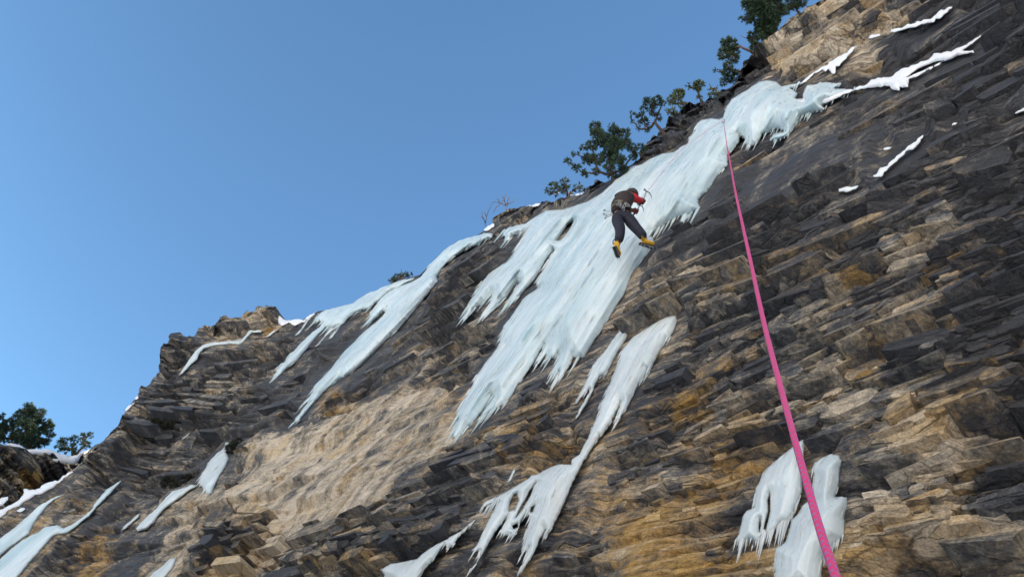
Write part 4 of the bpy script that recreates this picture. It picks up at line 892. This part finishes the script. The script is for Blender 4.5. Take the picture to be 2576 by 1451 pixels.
tree('pine_tree', 'small pine cut by the top edge beside tan rock', 'pine tree', (2018,42), [(1990,8,15),(2015,5,13),(2005,-15,18),(1975,28,9),(2000,18,8)])
tree('pine_tree', 'pine with a bare reddish trunk leaning out left over the sky, rounded crown', 'pine tree', (1902,138), [(1862,117,0),(1834,113,20),(1820,135,13),(1842,147,15),(1814,143,7),(1845,128,12)], bare=[[(1898,134),(1893,112),(1880,98),(1862,90)],[(1893,112),(1888,92),(1882,80)]], bark=plain('reddish_bark', (.2, .11, .09), .9))
tree('shrub', 'sparse leafy shrub hanging below the leaning pine', 'shrub', (1872,172), [(1834,167,11),(1840,190,13),(1820,206,9),(1804,180,5),(1850,187,8),(1828,180,10),(1843,205,8)], dens=.8)
tree('shrub', 'tall thin shrub with a single leafy top, right of the flat rock lip', 'shrub', (1768,262), [(1758,213,12),(1730,217,5),(1752,225,8),(1760,247,6)], dens=.9, mat=NEEDLE2)
tree('shrub', 'wispy low shrub nearest the ice dome', 'shrub', (1812,246), [(1803,237,8),(1790,240,6),(1785,225,3),(1797,222,3)], dens=.7, mat=NEEDLE2, bare=[[(1800,240),(1790,222),(1783,210)],[(1800,240),(1802,222),(1806,214)]])
tree('shrub', 'small bushy shrub at the left end of the flat rock lip', 'shrub', (1732,264), [(1705,240,13),(1690,250,10),(1717,262,8),(1700,262,6),(1712,230,6)], mat=NEEDLE2)
tree('shrub', 'tiny green tuft under the flat rock lip', 'shrub', (1700,290), [(1690,282,6),(1702,284,6),(1680,281,4)], mat=NEEDLE2)
tree('pine_tree', 'open leaning pine with scattered tufts, above and right of the big pine', 'pine tree', (1672,340), [(1648,308,0),(1633,260,13),(1653,253,12),(1667,257,7),(1613,293,11),(1587,290,6),(1589,303,4),(1620,277,7),(1640,280,10),(1620,307,10),(1607,323,5),(1653,293,9),(1630,325,5),(1643,262,7)], dens=.75)
tree('pine_tree', 'biggest pine on the skyline, dark and bushy, above the climber', 'pine tree', (1545,462), [(1497,317,12),(1503,337,16),(1540,323,11),(1553,337,13),(1573,333,8),(1520,353,20),(1547,363,20),(1573,360,13),(1590,373,10),(1487,367,13),(1467,373,6),(1477,400,13),(1447,387,6),(1430,407,7),(1450,423,8),(1470,437,8),(1500,400,15),(1533,390,20),(1557,400,14),(1533,420,13),(1500,433,8),(1593,393,9),(1567,423,10),(1540,440,9)], dens=1.25)
tree('shrub', 'small dark shrub between the biggest pine and the dark rock rib', 'shrub', (1618,392), [(1613,372,8),(1605,385,7),(1622,380,5)])
tree('pine_tree', 'small low pine left of the biggest pine, beside a snow patch', 'pine tree', (1430,494), [(1420,457,8),(1393,467,8),(1423,473,9),(1453,470,7),(1380,480,7),(1463,482,5),(1407,480,8),(1440,482,5),(1395,488,6)], dens=.9)
tree('bare_shrub', 'leafless twiggy shrub on the dark rock nose of the skyline', 'shrub', (1276,524), [(1273,512,0),(1262,505,0)], bark=TWIG, rr=.5, bare=[[(1273,518),(1268,500),(1262,492)],[(1273,518),(1258,510),(1243,508),(1233,515)],[(1258,510),(1250,498)],[(1273,518),(1280,500),(1284,494)],[(1262,512),(1250,520),(1240,535)],[(1275,515),(1290,508),(1296,500)],[(1268,506),(1270,494),(1275,488)]])
tree('bare_shrub', 'faint bare twigs left of the dark rock nose', 'shrub', (1222,568), [(1219,558,0)], bark=TWIG, rr=.4, bare=[[(1221,562),(1214,545),(1212,530)],[(1221,562),(1224,545),(1230,528),(1236,518)],[(1218,552),(1210,545)],[(1224,545),(1218,534)]])
tree('shrub', 'low dark shrub with bare twigs on the snowy shoulder', 'shrub', (1008,704), [(985,705,7),(1003,697,8),(1020,694,7),(995,702,6),(1033,692,5)], bare=[[(1005,700),(1008,688),(1011,675)],[(1010,698),(1018,686),(1022,680)],[(1000,700),(996,690)]], bark=TWIG)
tree('pine_tree', 'largest pine at the left edge, on the snowy buttress', 'pine tree', (75,1132), [(73,1028,15),(53,1041,14),(40,1058,15),(83,1051,20),(100,1038,12),(20,1071,16),(0,1078,18),(2,1045,7),(67,1078,26),(97,1078,20),(117,1068,13),(130,1071,7),(127,1091,10),(40,1101,20),(73,1105,22),(100,1111,13),(117,1111,8),(0,1101,14),(-40,1080,28),(-30,1050,18)], far=47, dens=1.2, tuft=6)
tree('pine_tree', 'smaller pine right of the largest left pine, above the snow cap', 'pine tree', (187,1148), [(160,1111,10),(147,1125,8),(187,1108,10),(207,1101,10),(230,1094,6),(213,1118,10),(180,1128,10),(163,1131,8),(220,1122,6),(152,1113,6)], far=46.7, tuft=6)
tree('dark_clump', 'dark hanging turf clump on the left face under the pinnacle', 'turf', (425,1080), [(400,1070,14),(415,1075,14),(390,1062,9),(425,1068,9),(405,1085,8)], mat=MOSS, group='dark turf clumps on the face', rr=.4, dens=1.4)
tree('dark_clump', 'dark clump above the slanting ice tongue', 'turf', (428,1218), [(415,1213,9),(425,1208,9),(437,1216,7),(470,1203,7),(485,1206,8)], mat=MOSS, group='dark turf clumps on the face', rr=.4, dens=1.4)  # a row of near-black blade tufts
tree('dark_clump', 'dark clump at the top right of the stubby ice block', 'turf', (592,1130), [(580,1128,10),(590,1120,11),(600,1112,8),(583,1140,6)], mat=MOSS, group='dark turf clumps on the face', rr=.4, dens=1.4)  # near-black blade tufts, tightly bunched

# ------------------------------------------------------------------ climber
DCL = 13.35; KB = .87
def J(zx, zy, dd=0., k='C'):
    ox, oy, s = CR[k]
    return Vector(CAM+rays([ox+zx*s], [oy+zy*s])[0]*(DCL+dd*KB*1.12))
NAVY = plain('navy_trousers', (.009, .010, .024), .8, .35, 14, bumpd=.02)
BROWN = plain('dark_brown_jacket', (.026, .015, .014), .75, .3, 12, bumpd=.02)
RED = plain('red_sleeve', (.45, .012, .025), .7, .2, 12, bumpd=.015)
YEL = plain('yellow_boot', (.62, .34, .02), .5, .2, 20)
BLK = plain('black_rubber', (.02, .02, .022), .6, .2)
STEEL = plain('steel', (.35, .36, .38), .35, .2, metal=.9)
ALU = plain('grey_webbing', (.35, .36, .38), .5, .2)
SKIN = plain('skin', (.5, .3, .22), .6, .1)
GLOVE = plain('dark_red_glove', (.16, .03, .03), .8, .3)
KHAKI = plain('khaki_harness', (.13, .12, .07), .8, .3)
HELM = plain('dark_maroon_helmet', (.03, .014, .015), .45, .1)
def skin(name, nodes, edges, mat, parent, rootix=0, sub=2):
    """nodes: list of (Vector, rx, ry)"""
    w0 = Vector(parent['_w'])
    me = bpy.data.meshes.new(name); me.from_pydata([tuple(n[0]-w0) for n in nodes], edges, []); me.materials.append(mat)
    o = bpy.data.objects.new(name, me); C.objects.link(o); o.parent = parent; o['_w'] = parent['_w']
    m = o.modifiers.new('Skin', 'SKIN'); m.use_smooth_shade = True
    for i, n in enumerate(nodes):
        me.skin_vertices[0].data[i].radius = (n[1]*KB, n[2]*KB); me.skin_vertices[0].data[i].use_root = (i == rootix)
    s = o.modifiers.new('Subdivision', 'SUBSURF'); s.levels = sub; s.render_levels = sub
    return o
pel = J(520, 575, .68); 
person = root('person', J(505, 1190, 0), 'climber in brown jacket, red sleeves, navy trousers and yellow boots on the ice', 'person')
ch = J(545, 400, .88); sh = J(590, 300, 1.0); nk = J(640, 268, 1.1); hd = J(668, 300, 1.25)
lsh = J(480, 330, .98); rsh = J(668, 305, 1.02)
rel = J(752, 355, 1.02); rha = J(838, 378, 1.2)
lel = J(560, 470, 1.25); lha = J(722, 527, 1.12)
lhip = J(455, 610, .66); rhip = J(600, 615, .68)
lkn = J(508, 790, .30); rkn = J(735, 775, .42)
lan = J(470, 985, 0.); ran = J(868, 915, .12)
skin('body', [(pel, .13, .10), (ch, .14, .10), (sh, .12, .09), (nk, .055, .055), (hd, .085, .095),
              (lsh, .055, .055), (lel, .045, .045), (lha, .03, .03), (rsh, .055, .055), (rel, .045, .045), (rha, .03, .03),
              (lhip, .08, .08), (lkn, .06, .06), (lan, .04, .04), (rhip, .08, .08), (rkn, .06, .06), (ran, .04, .04)],
     [(0, 1), (1, 2), (2, 3), (3, 4), (2, 5), (5, 6), (6, 7), (2, 8), (8, 9), (9, 10), (0, 11), (11, 12), (12, 13), (0, 14), (14, 15), (15, 16)], SKIN, person)
jk = skin('jacket', [(J(520, 560, .70), .225, .17), (J(518, 500, .75), .235, .18), (J(520, 440, .82), .25, .19), (ch, .255, .2), (J(570, 340, .95), .24, .185), (sh, .18, .15), (nk, .09, .09), (lsh, .12, .11), (rsh, .11, .105)],
          [(0, 1), (1, 2), (2, 3), (3, 4), (4, 5), (5, 6), (5, 7), (5, 8)], BROWN, person)
skin('sleeve', [(rsh, .105, .10), (J(712, 325, 1.02), .095, .09), (rel, .086, .082), (J(800, 370, 1.1), .075, .07), (J(832, 378, 1.18), .05, .05)], [(0, 1), (1, 2), (2, 3), (3, 4)], RED, person)
skin('sleeve', [(lsh, .08, .08), (lel, .066, .066), (J(650, 520, 1.18), .06, .058), (J(700, 530, 1.13), .05, .05)], [(0, 1), (1, 2), (2, 3)], RED, person)
skin('trousers', [(J(520, 540, .72), .20, .16), (pel, .215, .17), (lhip, .15, .14), (J(468, 700, .48), .14, .13), (lkn, .118, .112), (J(505, 880, .16), .105, .10), (J(478, 995, .01), .092, .088),
                  (rhip, .145, .135), (J(670, 695, .55), .135, .13), (rkn, .115, .11), (J(800, 845, .26), .105, .10), (J(866, 925, .12), .098, .092)],
     [(0, 1), (1, 2), (2, 3), (3, 4), (4, 5), (5, 6), (1, 7), (7, 8), (8, 9), (9, 10), (10, 11)], NAVY, person, 1)
def boot(heel, ball, toe, ank, tip):
    b = skin('boot', [(ank, .062, .06), (heel, .062, .058), (ball, .056, .05), (toe, .046, .036)], [(0, 1), (1, 2), (2, 3)], YEL, person, 1)
    ax = (toe-heel).normalized(); up = (ank-heel); up = (up-ax*up.dot(ax)).normalized(); sd_ = ax.cross(up)
    m = MB()       # dark sole
    L = (toe-heel).length
    prof = [(-.05, .03), (0, .042), (.3, .038), (.65, .05), (.9, .044), (1.08, .02)]
    v = []; f = []
    for (t, wd) in prof:
        c = heel+ax*(L*t)-up*.052
        v += [c-sd_*wd, c+sd_*wd, c+sd_*wd-up*.022, c-sd_*wd-up*.022]
    for i in range(len(prof)-1):
        for k in range(4): f.append((i*4+k, i*4+(k+1) % 4, (i+1)*4+(k+1) % 4, (i+1)*4+k))
    f += [(3, 2, 1, 0), tuple(len(v)-4+k for k in range(4))]
    m.add(v, f); m.build('sole', BLK, b, False)
    m = MB()       # crampon: frame and points
    for s in (-1, 1):
        m.tube([heel+sd_*s*.035-up*.078, heel+ax*L*.5+sd_*s*.03-up*.078, heel+ax*L*.9+sd_*s*.045-up*.078, heel+ax*L*1.12+sd_*s*.02-up*.078], .006, 4)
        for t in (0, .25, .6, .85):
            c = heel+ax*L*t+sd_*s*.036-up*.078; m.tube([c, c-up*.035+sd_*s*.008], [.007, .001], 4)
        c = heel+ax*L*1.1+sd_*s*.02-up*.075; m.tube([c, c+ax*.05-up*.012], [.007, .0015], 4)
    m.build('crampon', STEEL, b, False)
    m = MB(); m.tube([ank+sd_*.066*math.cos(a)+ax*.066*math.sin(a)+up*.0 for a in [k*math.pi/6 for k in range(13)]], .008, 5); m.build('strap', BLK, b)
boot(J(442, 1050, -.02), J(468, 1130, -.0), J(502, 1200, .03), J(452, 1010, .02), 0)
boot(J(815, 968, .08), J(920, 1000, .13), J(1025, 1035, .2), J(850, 930, .12), 0)
# helmet turned towards the ice, beyond the shoulders
hb = bmesh.new(); bmesh.ops.create_uvsphere(hb, u_segments=20, v_segments=12, radius=.125)
for v in hb.verts:
    if v.co.z < -.03: v.co.z = -.03+(v.co.z+.03)*.25
    v.co.y *= 1.12
hv = [tuple(Vector(v.co)+hd+Vector((0, 0, .03))) for v in hb.verts]; hf = [tuple(q.index for q in f.verts) for f in hb.faces]; hb.free()
hm = meshobj('helmet', np.array(hv), hf, HELM, person)
# face on the far side of the head, looking at the ice
fm = MB(); fdir = (hd-nk); fdir.z = 0; fdir.normalize(); fs = fdir.cross(Vector((0, 0, 1)))
fm.tube([hd+fdir*.085, hd+fdir*.115-Vector((0, 0, .025))], [.012, .018], 6)
fm.build('nose', SKIN, person)
# gloves with fingers closed round the shafts
def glove(c, along, out):
    along = along.normalized(); out = (out-along*out.dot(along)).normalized(); s = along.cross(out)
    g = MB(); g.tube([c-out*.055, c-out*.02, c+out*.01], [.036, .045, .04], 8)
    ob = g.build('glove', GLOVE, person)
    for k in range(4):
        m = MB(); o_ = c+along*(-.033+.022*k)+out*.01; ln = (.95, 1.05, 1, .8)[k]
        m.tube([o_+s*.03, o_+out*.03*ln+s*.032, o_+out*.045*ln+s*.004, o_+out*.028*ln-s*.026], [.0115, .0115, .011, .009], 6); m.build('finger', GLOVE, ob)
    m = MB(); m.tube([c-out*.02-s*.02+along*.035, c+out*.01-s*.045+along*.02, c+out*.035-s*.03+along*.012], [.013, .012, .01], 6); m.build('thumb', GLOVE, ob)
sh0 = J(735, 500, 1.10); sh1 = J(905, 232, 1.32)
axis = sh1-sh0
glove(J(845, 380, 1.2), axis, J(845, 380, 1.2)-J(752, 355, 1.02))
glove(J(735, 527, 1.10), axis, J(735, 527, 1.1)-J(650, 520, 1.15))
def axe(a, b, side, label):
    rt = root('ice_axe', (a+b)/2, label, 'ice axe')
    m = MB(); d = (b-a); sdv = side.normalized()
    m.tube([a, a+d*.3+sdv*.012, a+d*.7+sdv*.02, b], [.014, .016, .014, .013], 6); m.build('shaft', ALU, rt)
    m = MB(); m.tube([a, a+d*.3+sdv*.01], [.018, .018], 6); m.build('grip', BLK, rt)
    m = MB(); n = d.normalized()
    m.tube([b-n*.01, b+sdv*.07+n*.012, b+sdv*.14-n*.02, b+sdv*.19-n*.07], [.014, .012, .009, .003], 5); m.build('pick', STEEL, rt, False)
    m = MB(); m.tube([b-n*.01, b-sdv*.05+n*.01], [.015, .012], 5); m.tube([b-sdv*.05+n*.02, b-sdv*.055-n*.02], [.014, .014], 5); m.build('hammer', STEEL, rt, False)
axe(J(800, 440, 1.15), J(903, 228, 1.35), J(1000, 300, 1.4)-J(903, 228, 1.3), 'ice axe swung up in the red-sleeved hand of the climber')
axe(J(705, 590, 1.08), J(800, 440, 1.2), J(860, 480, 1.3)-J(800, 440, 1.2), 'second ice axe held low at the waist of the climber')
# harness
m = MB(); ring = []
cw = J(528, 500, .74); upv = (ch-pel).normalized(); e1 = (rhip-lhip).normalized(); e1 = (e1-upv*e1.dot(upv)).normalized(); e2 = upv.cross(e1)
for k in range(25):
    a = k*2*math.pi/24; ring.append(cw+e1*.165*math.cos(a)+e2*.135*math.sin(a))
m.tube(ring, .022, 6); hn = m.build('harness', KHAKI, person)
m = MB(); 
m.tube([J(430, 395, .66), J(480, 385, .64), J(530, 388, .66), J(570, 400, .68)], [.02, .03, .03, .02], 6); m.build('waist_pack', KHAKI, hn)
def biner(c, s, mat, ang):
    m = MB(); a1 = Vector(XC)*math.cos(ang)+Vector(YC)*math.sin(ang); a2 = -Vector(XC)*math.sin(ang)+Vector(YC)*math.cos(ang)
    m.tube([c+a1*s*.5*math.cos(t)+a2*s*math.sin(t) for t in [k*math.pi/6 for k in range(13)]], .006, 5); return m.build('carabiner', mat, hn)
for (x, y, a_) in [(500, 410, .3), (535, 470, 1.2), (570, 450, -.4), (600, 430, .7), (555, 490, .2), (620, 440, 1.1), (485, 425, 2.)]:
    biner(J(x, y, .60), .04, STEEL if (x+y) % 2 else ALU, a_)
m = MB()
for (x0, y0, x1, y1) in [(390, 560, 282, 522), (390, 570, 275, 578), (392, 590, 295, 632), (390, 580, 310, 600)]:
    p, q = J(x0, y0, .66), J(x1, y1, .66); m.tube([p, q], [.008, .007], 5); m.tube([q, q+(q-p).normalized()*.03], [.018, .016], 6)
m.build('ice_screws', STEEL, hn, False)

# ------------------------------------------------------------------ ropes
def rope_mat(name, c1, c2, per):
    m, nt, p = newmat(name)
    at = nd(nt, 'ShaderNodeAttribute', attribute_name='run'); at2 = nd(nt, 'ShaderNodeAttribute', attribute_name='turn')
    def wave(kt):
        a_ = nd(nt, 'ShaderNodeMath', operation='MULTIPLY'); nt.links.new(at2.outputs['Fac'], a_.inputs[0]); a_.inputs[1].default_value = 2*math.pi*kt
        mm = nd(nt, 'ShaderNodeMath', operation='MULTIPLY_ADD'); nt.links.new(at.outputs['Fac'], mm.inputs[0]); mm.inputs[1].default_value = 2*math.pi/per; nt.links.new(a_.outputs[0], mm.inputs[2])
        sn = nd(nt, 'ShaderNodeMath', operation='SINE'); nt.links.new(mm.outputs[0], sn.inputs[0]); return sn.outputs[0]
    ad = nd(nt, 'ShaderNodeMath', operation='ADD'); nt.links.new(wave(1), ad.inputs[0]); nt.links.new(mul(nt, wave(-2), .75), ad.inputs[1])
    cr = mrange(nt, ad.outputs[0], .15, .4, 0, 1)
    mx = nd(nt, 'ShaderNodeMix', data_type='RGBA'); nt.links.new(cr, mx.inputs['Factor']); mx.inputs[6].default_value = (*c1, 1); mx.inputs[7].default_value = (*c2, 1)
    nt.links.new(mx.outputs[2], p.inputs['Base Color']); p.inputs['Roughness'].default_value = .75
    w_ = nd(nt, 'ShaderNodeMath', operation='SINE'); k = nd(nt, 'ShaderNodeMath', operation='MULTIPLY'); nt.links.new(at.outputs['Fac'], k.inputs[0]); k.inputs[1].default_value = 1800
    nt.links.new(k.outputs[0], w_.inputs[0]); nt.links.new(bump(nt, w_.outputs[0], .0006, .8), p.inputs['Normal'])
    return m
def rope(name, label, pts, r, mat, n=10):
    P = np.array(pts); d = np.r_[0, np.cumsum(np.linalg.norm(np.diff(P, axis=0), axis=1))]
    V = []; run = []; turn = []; Fc = []
    for i in range(len(P)):
        t = P[min(i+1, len(P)-1)]-P[max(i-1, 0)]; t /= np.linalg.norm(t)
        a = np.cross(t, [.2, .9, .1]); a /= np.linalg.norm(a); b = np.cross(t, a)
        for k in range(n+1):
            th = 2*math.pi*k/n; V.append(P[i]+(a*math.cos(th)+b*math.sin(th))*r); run.append(d[i]); turn.append(k/n)
    for i in range(len(P)-1):
        for k in range(n): q = i*(n+1)+k; Fc.append((q, q+1, q+n+2, q+n+1))
    o = meshobj(name, np.array(V), np.array(Fc), mat, attr={'run': np.array(run), 'turn': np.array(turn)})
    return tag(o, label, 'rope', 'climbing rope strands')
PINK = rope_mat('pink_rope', (.70, .04, .15), (.32, .13, .33), .0125)
kx = [2126, 2103, 2065, 2000, 1925, 1880, 1851, 1836, 1829, 1820]
ky = [1530, 1451, 1340, 1110, 830, 620, 490, 405, 370, 305]
anc, _, ad = hit([1819], [300], .28)
kd = 1/np.interp(ky, [305, 370, 405, 490, 620, 830, 1110, 1340, 1451, 1530], [1/float(ad[0]), .13, .19, .32, .46, .66, .90, 1.12, 1.24, 1.33])
tq = np.linspace(0, len(kx)-1, 500)
ki = np.arange(len(kx))
def sm(v):
    y = np.interp(tq, ki, v); kern = np.hanning(61); kern /= kern.sum(); yp = np.pad(y, 30, mode='reflect', reflect_type='odd'); return np.convolve(yp, kern, 'valid')
rx, ry, rinv = sm(kx), sm(ky), sm(1/kd)
rp = CAM+rays(rx, ry)/rinv[:, None]
rope('climbing_rope', 'thick pink rope with violet flecks rising from lower right to the ice top', rp, .0045, PINK)
PINK2 = rope_mat('faded_pink_rope', (.72, .38, .46), (.55, .35, .5), .026)
top = Vector(rp[-1])
lead = []
a_px = np.array([(1820, 303), (1790, 322), (1760, 342), (1727, 366), (1703, 388), (1670, 430), (1640, 468), (1626, 484), (1612, 497), (1585, 515), (1570, 524)])
a_dd = []
for i, (x, y) in enumerate(a_px):
    P_, _, dd = hit([x], [y], .75); a_dd.append(float(dd[0]))
cl_d = DCL+.8
dn = np.array(a_dd); 
ww = np.linspace(0, 1, len(a_px)); dn = np.linspace(float(ad[0])-.1, cl_d, len(a_px))
tq2 = np.linspace(0, len(a_px)-1, 120)
lp = CAM+rays(np.interp(tq2, range(len(a_px)), a_px[:, 0]), np.interp(tq2, range(len(a_px)), a_px[:, 1]))*np.interp(tq2, range(len(a_px)), dn)[:, None]
rope('climbing_rope', 'thin pink rope strand running over the ice down to the climber', lp, .0055, PINK2, 6)
# anchor karabiner at the lip
m = MB(); t0 = Vector(rp[-1])
m.tube([t0+Vector(XC)*.025*math.cos(t)+Vector(YC)*.045*math.sin(t) for t in [k*math.pi/8 for k in range(17)]], .01, 5)
an = m.build('anchor_carabiner', STEEL); tag(an, 'small steel anchor carabiner at the lip where the pink ropes meet', 'carabiner')

for o in bpy.data.objects:
    if '_w' in o: del o['_w']
print('climber wall dist', hit([1555, 1645, 1625], [640, 612, 482], .0)[2], hit([1555, 1645, 1625], [640, 612, 482], .5)[2])
